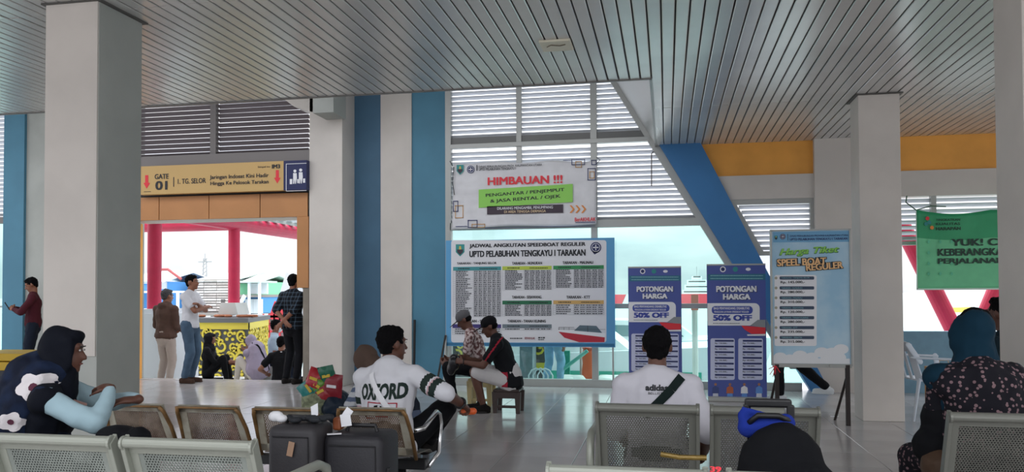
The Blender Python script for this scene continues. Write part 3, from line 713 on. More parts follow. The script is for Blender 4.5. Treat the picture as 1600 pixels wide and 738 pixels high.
# cloth sheet with gentle waves
nx, nz = 48, 24; vs_ = []; 
for j in range(nz+1):
    for i in range(nx+1):
        u, v_ = i/nx, j/nz; top = at(709+u*223, 255-u*4+ (1.5*math.sin(u*16)), Y_); bot = at(706+u*226, 357-u*6+1.5*math.sin(u*9+1), Y_)
        p = top*(1-v_)+bot*v_; p.y = Y_+.004+.006*math.sin(v_*42)*math.exp(-u*2.5)+.004*math.sin(u*23+v_*3); vs_.append(p)
m = M(); fs = [(j*(nx+1)+i, j*(nx+1)+i+1, (j+1)*(nx+1)+i+1, (j+1)*(nx+1)+i) for j in range(nz) for i in range(nx)]
m.add(vs_, fs); o = m.build('cloth', pb, t, smooth=True)
sf = o.modifiers.new('thickness', 'SOLIDIFY'); sf.thickness = .003; sf.offset = 1
Bf = Board(t, Y_-.008)
Bf.text('HIMBAUAN !!!', 762, 275.5, 879, 288, pred, bold=.035)
Bf.poly('green_band', pm('print_lime', '#8fd05a'), [(748, 296.5), (895, 287.5), (895, 316), (748, 325)], 1)
Bf.text('PENGANTAR / PENJEMPUT', 759, 298.5, 882, 305, ink, bold=.022, rot=.045); Bf.text('& JASA RENTAL / OJEK', 766, 308, 876, 314.6, ink, bold=.022, rot=.045)
Bf.rect('dark_band', pm('print_plum', '#3a2c38'), [(761, 321, 880, 334)], 1)
Bf.text('DILARANG MENGAMBIL PENUMPANG', 777, 322.8, 864, 327, pwhite, bold=.01); Bf.text('DI AREA TENGGA DERMAGA', 788, 328.6, 853, 332.5, pm('print_cream', '#e3c9a0'), bold=.01)
Bf.text('DINAS PERHUBUNGAN PROV. KALIMANTAN UTARA', 748, 257.5, 847, 261, ink, bold=.01); Bf.text('UPTD PELABUHAN TENGKAYU I', 748, 262, 806, 266, ink, bold=.02)
Bf.rect('divider', ink, [(744.5, 258, 746, 267)], 2)
def shield(Bd, cx, cy, s_, lay=2):
    Bd.poly('emblem', pm('emblem_teal', '#2f8f8c'), [(cx-5*s_, cy-7*s_), (cx+5*s_, cy-7*s_), (cx+5*s_, cy+2*s_), (cx, cy+7*s_), (cx-5*s_, cy+2*s_)], lay)
    Bd.poly('emblem_charge', pm('emblem_dark', '#3a2f3c'), [(cx-3.6*s_, cy-1*s_), (cx+3.6*s_, cy-1*s_), (cx+3.4*s_, cy+2*s_), (cx, cy+5.4*s_), (cx-3.4*s_, cy+2*s_)], lay+1)
    Bd.poly('emblem_charge', pm('emblem_gold', '#c9b458'), [(cx-1*s_, cy-5*s_), (cx+1*s_, cy-5*s_), (cx+1.4*s_, cy-1*s_), (cx-1.4*s_, cy-1*s_)], lay+1)
def roundel(Bd, cx, cy, r, lay=2):
    Bd.disc('emblem', pm('emblem_navy', '#28305e'), cx, cy, r, lay); Bd.disc('emblem_ring', pwhite, cx, cy, r*.78, lay+1); Bd.disc('emblem_disc', pm('emblem_navy', '#28305e'), cx, cy, r*.7, lay+2)
    Bd.rect('emblem_bar', pwhite, [(cx-r*.5, cy-r*.1, cx+r*.5, cy+r*.1), (cx-r*.08, cy-r*.5, cx+r*.08, cy+r*.5)], lay+3)
shield(Bf, 719, 265.5, 1.1); roundel(Bf, 735.5, 265, 6)
for i in range(3):
    x = 890+i*9; Bf.poly('chevron', pm('print_orange', '#e08a3c'), [(x, 321), (x+3, 321), (x+8, 327), (x+3, 333), (x, 333), (x+5, 327)], 2)
Bf.text('BerAKHLAK', 898, 340, 931, 346, pred, bold=.03); Bf.rect('underline', pnavy, [(899, 347, 930, 348)], 2)
R1, R2 = [], []
def frame_(L_, x0, y0, x1, y1, w_=1.1): L_ += [(x0, y0, x1, y0+w_), (x0, y1-w_, x1, y1), (x0, y0, x0+w_, y1), (x1-w_, y0, x1, y1)]
frame_(R1, 893, 249, 914, 258); frame_(R2, 899, 252, 909, 262); frame_(R1, 924, 250, 932, 258); frame_(R1, 918, 263, 931, 282); frame_(R2, 921, 268, 929, 279)
frame_(R1, 708, 314, 716, 331); frame_(R2, 711, 321, 724, 341); frame_(R1, 731, 344, 746, 356); frame_(R2, 737, 350, 758, 356); R1 += [(712, 353.5, 730, 354.6), (758, 354.5, 930, 355.6-.3), (880, 250, 893, 251)]
Bf.rect('corner_motif', pnavy, R1, 2); Bf.rect('corner_motif', pm('print_ochre', '#c99a5a'), R2, 2)
m = M(); q0, q1 = at(710, 255, Y_), at(707, 315, Y_)
m.tube([at(703, 252, Y_-.02), at(709, 262, Y_-.02), at(707, 285, Y_-.02), at(710, 305, Y_-.02)], .006, 6); m.tube([at(932, 246, Y_-.02), at(938, 250, Y_-.02), at(932, 256, Y_-.02)], .005, 6)
m.build('tie_cord', black, t)

# ---- timetable board
Y_ = 11.3
t = thing('timetable_board', 'large blue and white boat timetable board on thin legs', 'notice board', (-2, Y_+.03, 0))
B = Board(t, Y_)
p0, p1 = at(697, 541, Y_), at(960, 371.5, Y_)
M().box((p0.x, Y_, p0.z), (p1.x, Y_+.03, p1.z)).build('board_panel', pm('board_blue', '#5a9ecb'), t)
B.rrect('paper', pm('board_paper', '#dcdce0'), (705, 375.5, 947.5, 535.5), 4, 0)
B.rect('lower_edge', pm('board_edge', '#2f7199'), [(697, 536.5, 960, 541)], 1)
B.text('JADWAL ANGKUTAN SPEEDBOAT REGULER', 733.5, 380, 915, 387.5, ink, bold=.045); B.text('UPTD PELABUHAN TENGKAYU I TARAKAN', 733.5, 391, 915, 401, ink, bold=.05)
shield(B, 719, 391.5, 1.35); roundel(B, 931, 387, 8.6); B.poly('emblem', pm('emblem_navy', '#28305e'), [(925, 393), (937, 393), (929, 398)], 2)
def table(x0, y0, x1, y1, hc, n, title, tx0, tx1, ty, cols):
    B.text(title, tx0, ty-2.2, tx1, ty+2.2, ink, bold=.04)
    B.rect('table_head', hc, [(x0, y0, x1, y0+6)], 1); h = (y1-y0-6)/n; R = []
    for i in range(n+1): R.append((x0, y0+6+i*h-.12, x1, y0+6+i*h+.12))
    for c in cols: R.append((c-.12, y0+6, c+.12, y1))
    B.rect('table_lines', pgrey, R, 2)['kind'] = 'stuff'
    S = []
    for i in range(n):
        yy = y0+6+(i+.5)*h; hh = min(1.5, h*.55)
        S.append((cols[1]+.6, cols[1]+.6+random.uniform(.5, .95)*(cols[2]-cols[1]-1.5), yy, hh))
        for c0, c1 in zip(cols[2:-1], cols[3:]): S.append((c0+.9, c1-.9, yy, hh))
    B.scribble(pm('print_darkgrey', '#4a4b52'), S, 3, 'table_text')
    B.scribble(ink, [(x0+8, x0+(x1-x0)*.35, y0+3, 1.4), (x0+(x1-x0)*.55, x1-6, y0+3, 1.2)], 3, 'table_head_text')
def cols(x0, x1, a, b, n): return [x0, x0+a, x0+b]+[x0+b+(x1-x0-b)*i/n for i in range(1, n+1)]
table(708, 417, 783, 495, pm('head_teal', '#3e8f95'), 25, 'TARAKAN - TANJUNG SELOR', 714, 776, 412, cols(708, 783, 4, 32, 6))
table(785, 416, 862, 453, pm('head_lime', '#b8c94a'), 12, 'TARAKAN - NUNUKAN', 800, 847, 411.5, cols(785, 862, 4, 34, 5))
table(864.5, 415, 943.5, 450, pm('head_green', '#2f8a52'), 11, 'TARAKAN - MALINAU', 879, 927, 410.5, cols(864.5, 943.5, 4, 32, 5))
table(785, 470, 862, 494, pm('head_dkgreen', '#1f6b48'), 7, 'TARAKAN - SEBAWANG', 800, 846, 464.5, cols(785, 862, 4, 34, 5))
table(864.5, 469.5, 943.5, 492, pm('head_tan', '#cfa765'), 5, 'TARAKAN - KTT', 885, 922, 464.5, cols(864.5, 943.5, 4, 32, 5))
table(707, 507, 783, 523, pm('head_violet', '#3d3174'), 3, 'TARAKAN - SEBATIK', 720, 770, 502, cols(707, 783, 4, 32, 5))
table(785, 507, 862, 516, pm('head_slate', '#6f7c84'), 1, 'TARAKAN - TANAH KUNING', 793, 853, 502, cols(785, 862, 4, 34, 5))
B.text('BERAKHLAK', 820, 527, 836, 530.5, pm('print_maroon', '#8a2b3c'), bold=.02); B.scribble(ink, [(797, 816, 529, 1.5), (841, 852, 528, 2), (841, 850, 531, 1.2)], 3)
B.poly('boat_hull', pm('print_boatred', '#b8273a'), [(872, 518), (945, 527), (944.5, 535), (905, 535), (882, 528)], 2)
B.poly('boat_hull', pwhite, [(871.5, 515), (890, 515.5), (946, 521), (945.5, 527.5), (872, 518.5)], 3)
B.poly('boat_cabin', pm('print_cabin', '#5a6d78'), [(897, 517), (906, 508.5), (932, 509.5), (941, 520.5)], 4)
B.rect('boat_rail', ink, [(873, 511.5, 897, 512), (873, 511.5, 873.6, 516), (881, 511.5, 881.5, 516), (889, 511.5, 889.5, 516), (918, 509, 918.6, 519), (872, 514.7, 946, 515.1)], 5)
for px_ in (699, 958):
    x = at(px_, 560, Y_+.05).x; M().box((x-.012, Y_+.035, 0), (x+.012, Y_+.06, p1.z)).build('leg', alu, t)
m = M(); x = at(697, 560, Y_).x
M().tube([(x, Y_-.02, .75), (at(682, 600, Y_-.1).x, Y_-.12, 0)], .016).build('stay', mat('dark_stay', '#2d2a28'), t); M().tube([(x, Y_-.0, .75), (x+.02, Y_-.0-.2, 0.01)], .014).build('stay', alu, t)

# ---- roll-up banners
def rollup(xa, xb_, yt, Y_, lb, seed):
    t = thing('roll_up_banner', lb, 'banner', (at((xa+xb_)/2, 500, Y_).x, Y_+.02, 0), group='blue discount roll up banners')
    B = Board(t, Y_); sc = (xb_-xa)/92; top = yt
    Q = lambda x, y: (xa+(x-1105)*sc, yt+(y-413)*sc)
    a, z1, b = B.P(xa, 500).x, B.P((xa+xb_)/2, yt).z, B.P(xb_, 500).x
    navy = pm('rollup_blue', '#4b599f'); M().box((a, Y_, .06), (b, Y_+.004, z1)).build('sheet', navy, t)
    M().box((a, Y_-.06, 0), (b, Y_+.08, .06)).build('base', alu, t, bevel=.01); M().tube([((a+b)/2, Y_+.03, .06), ((a+b)/2, Y_+.03, z1)], .01).build('pole', alu, t)
    M().box((a, Y_-.006, z1-.015), (b, Y_+.012, z1+.004)).build('top_rail', alu, t)
    def R(name, m_, L_, lay): B.rect(name, m_, [Q(x0, y0)+Q(x1, y1) for x0, y0, x1, y1 in L_], lay)
    def TX(s_, x0, y0, x1, y1, m_, lay=3, bold=.02): B.text(s_, *Q(x0, y0), *Q(x1, y1), m_, lay, bold)
    for cx, r, m_ in ((1129.5, 4.6, pwhite), (1149, 4, pm('emblem_teal', '#2f8f8c')), (1169, 4, pwhite)): B.disc('emblem', m_, *Q(cx, 421), r*sc, 1, r*sc*(.6 if cx == 1169 else 1))
    B.disc('emblem_disc', pnavy, *Q(1129.5, 421), 3*sc, 2)
    R('teal_band', pm('rollup_teal', '#2c6f86'), [(1106, 428.5, 1196, 438)], 1)
    B.scribble(pm('print_pale', '#8fc0c8'), [Q(1110, 0)[:1]+Q(1192, 0)[:1]+(Q(0, 431)[1], 1.1*sc), Q(1110, 0)[:1]+Q(1192, 0)[:1]+(Q(0, 435.5)[1], 1.1*sc)], 2)
    sh = pm('print_shadow', '#20264f')
    TX('POTONGAN', 1120, 448, 1183, 457.5, sh, 1, .07); TX('HARGA', 1130.5, 460.5, 1173.5, 469.5, sh, 1, .07)
    TX('POTONGAN', 1119, 447, 1182, 456.5, pwhite, 2, .06); TX('HARGA', 1129.5, 459.5, 1172.5, 468.5, pwhite, 2, .06)
    x0, y0 = Q(1105, 474); x1, y1 = Q(1187, 509); B.rrect('white_field', pwhite, (x0, y0, x1, y1), 8*sc, 1); R('white_field', pwhite, [(1105.5, 474, 1140, 509), (1170, 492, 1187, 509)], 2)
    x0, y0 = Q(1112, 478.5); x1, y1 = Q(1176, 491); B.rrect('blue_pill', pm('rollup_pill', '#3d4fa5'), (x0, y0, x1, y1), 5.5*sc, 3)
    TX('BAGI PENYANDANG DISABILITAS', 1115, 480, 1171, 484, pwhite, 4, .02); TX('PENGGUNA LAYANAN SPEEDBOAT REGULER', 1116, 486, 1170, 489.2, pwhite, 4, .01)
    TX('50% OFF', 1114, 492.5, 1175, 501.5, pm('print_royal', '#2b3f9e'), 4, .06); B.scribble(pgrey, [Q(1114, 0)[:1]+Q(1156, 0)[:1]+(Q(0, 505.5)[1], 1.2*sc)], 4)
    B.poly('boat_hull', pred, [Q(1158, 509), Q(1196, 512), Q(1196, 522), Q(1174, 522), Q(1163, 515)], 5); B.poly('boat_cabin', pgrey, [Q(1172, 509), Q(1184, 500), Q(1196, 500), Q(1196, 513)], 4); B.poly('boat_hull', pwhite, [Q(1167, 523), Q(1196, 522), Q(1196, 525), Q(1168, 525)], 5)
    for c0, c1 in ((1110, 1148), (1153.5, 1192)):
        x0, y0 = Q(c0, 529); x1, y1 = Q(c1, 594); B.rrect('price_field', pm('print_lilac', '#c9cde6'), (x0, y0, x1, y1), 3*sc, 1)
        R('price_bar', pnavy, [(c0+7, 531.5+i*8.9, c1-1.5, 534.2+i*8.9) for i in range(7)], 2)
        pr_ = [['Rp. 130.000,-', 'Rp. 260.000,-', 'Rp. 310.000,-', 'Rp. 105.000,-', 'Rp. 260.000,-', 'Rp. 235.000,-', 'Rp. 275.000,-'], ['Rp. 72.500,-', 'Rp. 140.000,-', 'Rp. 155.000,-', 'Rp. 60.000,-', 'Rp. 140.000,-', 'Rp. 117.500,-', 'Rp. 157.500,-']][c0 > 1120]
        for i in range(7): TX(pr_[i], c0+7, 535.6+i*8.9, c0+27, 538.4+i*8.9, ink, 2, .02)
    for cx, top_c, bot_c in ((1118, '#3c4a80', '#c9ccd8'), (1140.5, '#b9613f', '#5f8fd0'), (1163, '#e4e4e8', '#5f8fd0'), (1186, '#5f8fd0', '#c9ccd8')):
        B.disc('printed_head', pm('print_face', '#a87558'), *Q(cx, 601), 2.1*sc, 2)
        B.poly('printed_shirt', pm('ps'+top_c[1:], top_c), [Q(cx-5, 606), Q(cx, 603), Q(cx+5, 606), Q(cx+5.5, 615), Q(cx-5.5, 615)], 2); B.poly('printed_trousers', pm('pt'+bot_c[1:], bot_c), [Q(cx-4, 615), Q(cx+4, 615), Q(cx+5, 628), Q(cx-5, 628)], 2)
    return t
rollup(982, 1065, 417, 10.45, 'blue discount banner on a stand, directly behind the seated man in white', 1)
rollup(1105, 1197, 413, 10.3, 'blue discount banner on a stand, beside the ticket price board', 2)

# ---- ticket price board
Y_ = 8.62
t = thing('price_board', 'light blue framed ticket price board on dark legs by the white column', 'sign', (at(1268, 500, Y_).x, Y_+.03, 0))
B = Board(t, Y_)
a, b = at(1206, 465, Y_).x, at(1329, 465, Y_).x; z0, z1 = at(1267, 570, Y_).z, at(1267, 360, Y_).z
sky_print = mat('print_sky', '#9cc6df', .5, col2='#b9d6e6', vscale=3)
M().box((a, Y_, z0), (b, Y_+.02, z1)).build('board_panel', sky_print, t)
for r in ((a-.012, z0-.012, a+.006, z1+.012), (b-.006, z0-.012, b+.012, z1+.012), (a, z1-.004, b, z1+.012), (a, z0-.03, b, z0+.008)): M().box((r[0], Y_-.014, r[1]), (r[2], Y_+.03, r[3])).build('frame', alu, t)
B.poly('header_band', pm('print_midblue', '#6fa9cf'), [(1208, 363), (1328, 361), (1328, 378), (1208, 379)], 1)
shield(B, 1212.5, 372, .5, 2); roundel(B, 1223, 370, 4.5); B.rect('divider', ink, [(1230.5, 366, 1231.3, 376)], 2)
B.text('DINAS PERHUBUNGAN PROVINSI KALIMANTAN UTARA', 1234, 367, 1325, 370, pnavy, bold=.01); B.text('UPTD PELABUHAN TENGKAYU I TARAKAN', 1234, 371.8, 1324, 375.5, pnavy, bold=.03)
lime = pm('print_lime', '#8fd05a')
B.text('Harga Tiket', 1217, 387.5, 1312, 400.5, pm('print_dkgreen', '#2e6b3a'), 2, .05, .35, rot=.04, name='shadow_lettering'); B.text('Harga Tiket', 1218, 386.5, 1311, 399.5, lime, 3, .03, .35, rot=.04)
for st, r, ro in (('SPEEL BOAT', (1214, 404, 1291, 415), .03), ('REGULER', (1259, 411, 1317, 421.5), .07)):
    B.text(st, r[0]-1, r[1]-1, r[2]+1, r[3]+1, ink, 4, .12, 0, rot=ro, name='shadow_lettering'); B.text(st, *r, pm('print_peach', '#f0c088'), 5, .04, 0, rot=ro)
B.rrect('price_field', pwhite, (1210, 430, 1276, 541), 3, 1)
pr_ = ['Rp. 145.000,-', 'Rp. 280.000,-', 'Rp. 310.000,-', 'Rp. 120.000,-', 'Rp. 280.000,-', 'Rp. 235.000,-', 'Rp. 315.000,-']
rt = ['TARAKAN - TANJUNG SELOR', 'TARAKAN - NUNUKAN', 'TARAKAN - MALINAU', 'TARAKAN - SEBAWANG', 'TARAKAN - TANAH KUNING', 'TARAKAN - KTT', 'TARAKAN - SEBATIK']
for i in range(7):
    y = 432.2+i*15.5; B.rrect('price_bar', pm('print_slate', '#34475f'), (1218, y, 1272, y+5), 1.5, 2); B.text(rt[i], 1221, y+1.4, 1221+2*len(rt[i])*.95, y+3.8, pm('print_pale', '#8fc0c8'), 3)
    B.text(pr_[i], 1219.5, y+7, 1257.5, y+11.8, ink, 2, .03); B.disc('bullet', pm('print_sand', '#a8a48c'), 1212.5, y+2.5, 2.2, 2)
m = M(); rnd = random.Random(3); cl = pm('print_cloud', '#e6e8ea')
B.polys('printed_cloud', cl, [[(cx+r*math.cos(a_)*1.5, cy+r*math.sin(a_)) for a_ in [q*PI/8 for q in range(16)]] for cx, cy, r in [(1219, 558, 7), (1234, 560, 6), (1250, 556, 8), (1268, 558, 7), (1284, 551, 8), (1300, 552, 8.5), (1314, 546, 8), (1260, 562, 6), (1310, 559, 8), (1290, 562, 6)]], 2)
B.rect('printed_cloud', cl, [(1207, 560, 1328, 568.5)], 3)
bk = mat('dark_leg', '#2a211e', .6)
M().box((b-.06, Y_-.02, 0), (b-.02, Y_+.02, z0)).build('leg', bk, t); M().tube([(b-.04, Y_+.02, .5), (b-.1, Y_+.35, 0)], .014).build('stay', bk, t)
M().box((a+.02, Y_-.02, 0), (a+.06, Y_+.02, z0)).build('leg', bk, t); M().tube([(a+.04, Y_+.02, .5), (a-.02, Y_+.35, 0)], .014).build('stay', bk, t)
q = at(1212, 572, Y_-.02); m = M()
for i in range(5): m.tube([q, q+V((random.uniform(-.08, .05), -.01, random.uniform(-.12, -.02)))], .004, 5)
m.build('tie_ribbon', pred, t)
M().lathe([(.018, -.01), (.018, .01)], (0, 0, 0), 14).xf(Matrix.Translation((a+.37*(b-a)*2, Y_-.02, z0-.01))@Matrix.Rotation(PI/2, 4, 'X')).build('frame_knob', alu, t)

# ---- green banner at the right
Y_ = YW-.25
t = thing('hanging_banner', 'green banner with dark lettering starting YUK at the right opening', 'banner', (at(1500, 400, Y_).x, Y_, 2))
gm = mat('green_cloth', '#2fa06a', .5, var=.04)
g2 = mat('light_green_cloth', '#6fca95', .5, var=.04)
nx, nz = 40, 20; vs_ = []
for j in range(nz+1):
    for i in range(nx+1):
        u, v_ = i/nx, j/nz; sag = 7*math.sin(min(1, u*1.55)*PI)*(1 if u < .65 else 0)
        p = at(1432+u*178, 328+sag*(1-v_)*.9+(452-328-u*0)*v_, Y_); p.y = Y_+.01*math.sin(u*14+v_*2)*(1-v_); vs_.append(p)
m = M(); fs = [(j*(nx+1)+i, j*(nx+1)+i+1, (j+1)*(nx+1)+i+1, (j+1)*(nx+1)+i) for j in range(nz) for i in range(nx)]
m.add(vs_, fs); m.mi = [0 if (k_//nx) < 7 else 1 for k_ in range(len(fs))]
o = m.build('cloth', [gm, g2], t, smooth=True); sf = o.modifiers.new('thickness', 'SOLIDIFY'); sf.thickness = .004; sf.offset = 1
B = Board(t, Y_-.013)
B.rect('hem', pm('hem_white', '#cfe3d6'), [(1431.5, 330, 1433, 452), (1432, 450.5, 1610, 453)], 1)
gi = pm('print_deepgreen', '#143a2c')
B.text('YUK! CEK', 1486, 373, 1586, 384, gi, bold=.045); B.text('KEBERANGKATAN', 1464.5, 388, 1600, 399.5, gi, bold=.045); B.text('PERJALANAN', 1465, 403.5, 1570, 414.5, gi, bold=.045)
B.text('TINGKATKAN', 1462, 342, 1500, 345.5, gi, bold=.02); B.text('KUALITAS', 1462, 348, 1500, 352, gi, bold=.02); B.text('HARAPAN', 1462, 355, 1501, 360, gi, bold=.03)
for cx, cy, c_ in ((1449, 341.5, pred), (1456, 356, pm('print_orange', '#e08a3c')), (1447, 350, pm('emblem_teal', '#2f8f8c')), (1452, 348, pm('emblem_teal', '#2f8f8c'))): B.disc('emblem', c_, cx, cy, 3, 2)
B.polys('leaf_motif', pm('motif_green', '#5fbf95'), [[(x-2.6, y), (x, y-3.2), (x+2.6, y), (x, y+3.2)] for x in (1451, 1469, 1487) for y in (378, 395, 412, 428)], 1)
m = M(); q = at(1432, 329, Y_)
m.tube([q, q+V((-.1, .1, .12)), q+V((-.06, .2, .22))], .008, 6); m.tube([at(1433, 328, Y_), at(1455, 322, Y_), at(1478, 323, Y_)], .007, 6); m.build('tie_cord', mat('cord_green', '#2f5f3f'), t)
# ================================================================ BENCHES, LUGGAGE, SMALL THINGS
perfA = perforated('perforated_sheet', '#868c85', .4, .2, .0125, .3, win=(-.2, .2, -.16, .155))
perfB = perforated('worn_perforated_sheet', '#8b7b6b', .45, .2, .0125, .3, dirt='#4f3a2a', win=(-.155, .155, -.13, .13))
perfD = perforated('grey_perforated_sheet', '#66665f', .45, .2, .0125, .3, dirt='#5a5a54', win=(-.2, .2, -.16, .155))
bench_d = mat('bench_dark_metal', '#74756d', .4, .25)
goldm = mat('tarnished_brass_edge', '#80603a', .4, .4, var=.2, vscale=12)
cream = mat('cream_frame_paint', '#a8a596', .45, .1, var=.12, vscale=8, col2='#8b8272')
def bench(x0, y, n, pitch, label, grp, wd=.5, ht=.82, arms=(True, True), style='A', rz=0, gap=.0):
    """waiting bench facing +Y, back towards the camera; seat i spans x0+i*pitch"""
    t = thing('waiting_bench', label, 'bench', (x0, y, 0), rz, grp, world=False)
    sh = .39 if style == 'B' else .42; lean = .12 if style == 'B' else .14
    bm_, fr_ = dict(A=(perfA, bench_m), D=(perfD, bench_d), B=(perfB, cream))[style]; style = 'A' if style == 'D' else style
    zb = sh+.02; hgt = math.hypot(ht-zb, lean)
    R = Matrix.Rotation(math.atan2(lean, ht-zb), 4, 'X')      # top leans towards the camera (-Y)
    for i in range(n):
        cx = i*pitch+wd/2
        T0 = Matrix.Translation((cx, .11, zb))@R
        # back sheet: own origin at its centre so that the holes follow the sheet
        bs = M().box((-wd/2+.025, -.002, -hgt/2+.0), (wd/2-.025, .002, hgt/2-.03)).mesh('backrest', bm_)
        ob = bpy.data.objects.new('backrest', bs); C.objects.link(ob); ob.parent = t; ob.matrix_local = T0@Matrix.Translation((0, 0, hgt/2)); ORG[ob.name] = V((0,0,0))
        m = M()
        if style == 'A':
            m.tube([(-wd/2+.01, -.012, hgt-.018), (wd/2-.01, -.012, hgt-.018)], .021, 14)
            for s_ in (-1, 1): m.cap((s_*(wd/2-.012)-.006, -.012, hgt-.02), (s_*(wd/2-.012)+.006, -.012, hgt-.02), .027, .027, n=16, flat=True)
            for s_ in (-1, 1):
                m.prism([(-.028, hgt-.02), (.018, hgt-.0), (.02, .02), (.06, -.06), (-.02, -.05), (-.026, .1)], s_*(wd/2-.012)-.009, s_*(wd/2-.012)+.009, axis='x')
            m.box((-wd/2+.02, -.006, .0), (wd/2-.02, .004, .05)); m.box((-wd/2+.02, -.006, hgt-.07), (wd/2-.02, .004, hgt-.03))
            m.box((-wd/2+.02, -.005, .0), (-wd/2+.055, .004, hgt-.03)); m.box((wd/2-.055, -.005, 0), (wd/2-.02, .004, hgt-.03))
            m.xf(T0); m.build('back_frame', fr_, t, bevel=.003)
        else:
            w0 = wd/2; tw = wd/2-.02
            for (a0, a1) in ((-1, 0), (1, 0)):
                m.prism([(a0*w0, 0), (a0*(w0-.05), 0), (a0*(tw-.05), hgt-.01), (a0*tw, hgt-.01)], -.006, .005)
            m.prism([(-tw, hgt-.05), (tw, hgt-.05), (tw, hgt), (-tw, hgt)], -.006, .005); m.prism([(-w0, 0), (w0, 0), (w0, .05), (-w0, .05)], -.006, .005)
            m.xf(T0); m.build('back_frame', fr_, t, bevel=.002)
            e = M()
            for s_ in (-1, 1): e.tube([(s_*(w0+.004), 0, -.03), (s_*(w0-.004), -.004, hgt*.5), (s_*(tw+.004), -.02, hgt-.04), (s_*(tw-.01), -.03, hgt)], .012, 8)
            e.tube([(-tw, -.03, hgt), (tw, -.03, hgt)], .007, 8); e.xf(T0); e.build('edge_strip', goldm, t, smooth=True)
        s = M(); k_ = 8; prof = []
        for q in range(k_+1): u = q/k_; prof.append((.12+u*.42, sh+.012*math.cos(u*PI)+(-.03*max(0, u-.85)/.15)))
        s.prism(prof+[(p[0], p[1]-.006) for p in prof[::-1]], cx-wd/2+.015, cx+wd/2-.015, axis='x')
        s.build('seat', mat('seat_sheet', '#8f9189', .4, .3) if style == 'A' else mat('seat_sheet_worn', '#6f675c', .4, .3), t, smooth=False)
    L_ = (n-1)*pitch+wd
    M().box((-.03, .22, sh-.09), (L_+.03, .28, sh-.03)).build('beam', fr_ if style == 'A' else black, t, bevel=.004)
    for fx in (.18, L_-.18):
        lg = M(); lg.box((fx-.02, .22, .05), (fx+.02, .28, sh-.09)); lg.tube([(fx, -.05, .02), (fx, .06, .05), (fx, .25, .08), (fx, .44, .05), (fx, .55, .02)], .02, 8)
        lg.build('leg', chrome if style == 'A' else black, t, smooth=False)
    def arm(ax_, s_):
        a = M(); z = sh+.2
        if style == 'A':
            a.tube([(ax_, .1, sh-.04), (ax_, .07, sh+.1), (ax_, .09, z-.01), (ax_, .14, z+.025), (ax_, .42, z+.02), (ax_, .5, z-.01), (ax_, .52, z-.07), (ax_, .47, sh-.02), (ax_, .3, sh-.05)], .02, 10)
            a.build('armrest', bench_m, t, smooth=True)
        else:
            a.tube([(ax_-.02, .06, z-.03), (ax_+.02, .1, z-.02), (ax_+.03, .35, z+.04), (ax_+.03, .42, z+.02), (ax_+.03, .45, z-.05), (ax_+.03, .4, sh-.02), (ax_+.0, .28, sh-.08)], .014, 10)
            a.build('armrest', chrome, t, smooth=True)
    if arms[0]: arm(-.035, -1)
    if arms[1]: arm(L_+.035, 1)
    return t
bench(-3.18, 2.72, 3, .58, 'pale grey perforated bench of three seats, front row at left', 'pale grey perforated benches', .55, .82, (False, True))
b2 = bench(-.38, 2.51, 3, .545, 'pale grey perforated bench cut by the bottom edge, right of centre', 'pale grey perforated benches', .50, .82, (False, False))
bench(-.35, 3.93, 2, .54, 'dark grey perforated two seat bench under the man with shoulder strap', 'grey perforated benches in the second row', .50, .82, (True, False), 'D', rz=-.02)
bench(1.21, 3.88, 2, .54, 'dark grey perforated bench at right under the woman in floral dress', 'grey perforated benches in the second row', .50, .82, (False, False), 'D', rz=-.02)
bench(-3.42, 4.38, 3, .5, 'worn brown bench of three narrow seats behind the suitcases', 'worn brown benches', .44, .69, (False, False), 'B')
bench(-1.89, 4.38, 1, .5, 'worn brown single seat with chrome armrest under the man in white', 'worn brown benches', .44, .70, (False, True), 'B', rz=.02)
# number tag between two seats
t = thing('seat_number_plate', 'brown number plate with red 39 between two front seats', 'number plate', (.15, 2.42, .79))
M().box((.135, 2.38, .755), (.19, 2.39, .82)).build('plate', mat('plate_brown', '#6b4a38', .6), t)
B = Board(t, 2.378); B.text('39', 1109, 729, 1127, 737.5, pred, 1, .05)
t = thing('food_wrapper', 'long crumpled golden wrapper lying on the bench seat back', 'wrapper', (.0, 2.9, .8)) if False else None

# ---- cases
def rbox(m, a, b, r=.02): return m.box(a, b)
def suitcase(x0, x1, y0, y1, z1, lb, col, rot=0):
    t = thing('suitcase', lb, 'suitcase', ((x0+x1)/2, (y0+y1)/2, 0), rot)
    m_ = mat('case_'+col[1:], col, .55, var=.1, vscale=8, bump=.1, bscale=90); M().box((x0, y0, .05), (x1, y1, z1)).build('shell', m_, t, bevel=.035, smooth=True)
    tr = mat('case_trim', '#1c1b1e', .5)
    M().box((x0+.04, y0-.012, .12), (x1-.04, y0+.01, z1*.55)).build('front_pocket', m_, t, bevel=.012)
    zz = M(); zz.tube([(x0+.035, y0-.004, z1-.05), (x1-.035, y0-.004, z1-.05), (x1-.03, y0-.004, z1*.6), ], .004, 6); zz.build('zip', tr, t)
    M().tube([((x0+x1)/2-.08, (y0+y1)/2, z1), ((x0+x1)/2-.07, (y0+y1)/2, z1+.03), ((x0+x1)/2+.07, (y0+y1)/2, z1+.03), ((x0+x1)/2+.08, (y0+y1)/2, z1)], .011, 8).build('top_handle', tr, t)
    M().box((x1-.002, y0+.06, z1*.45), (x1+.012, y0+.09, z1*.75)).build('side_handle', tr, t, bevel=.004)
    for sx_ in (x0+.04, x1-.04):
        for sy_ in (y0+.04, y1-.04): M().cap((sx_-.012, sy_, .028), (sx_+.012, sy_, .028), .028, .028, n=12, flat=True).build('wheel', black, t)
    return t
sx0, sx1 = at(416, 700, 3.62).x, at(492, 700, 3.62).x
t = suitcase(sx0, sx1, 3.62, 3.86, .71, 'upright dark grey hard suitcase, left of the pair, with papers', '#2e2c2f')
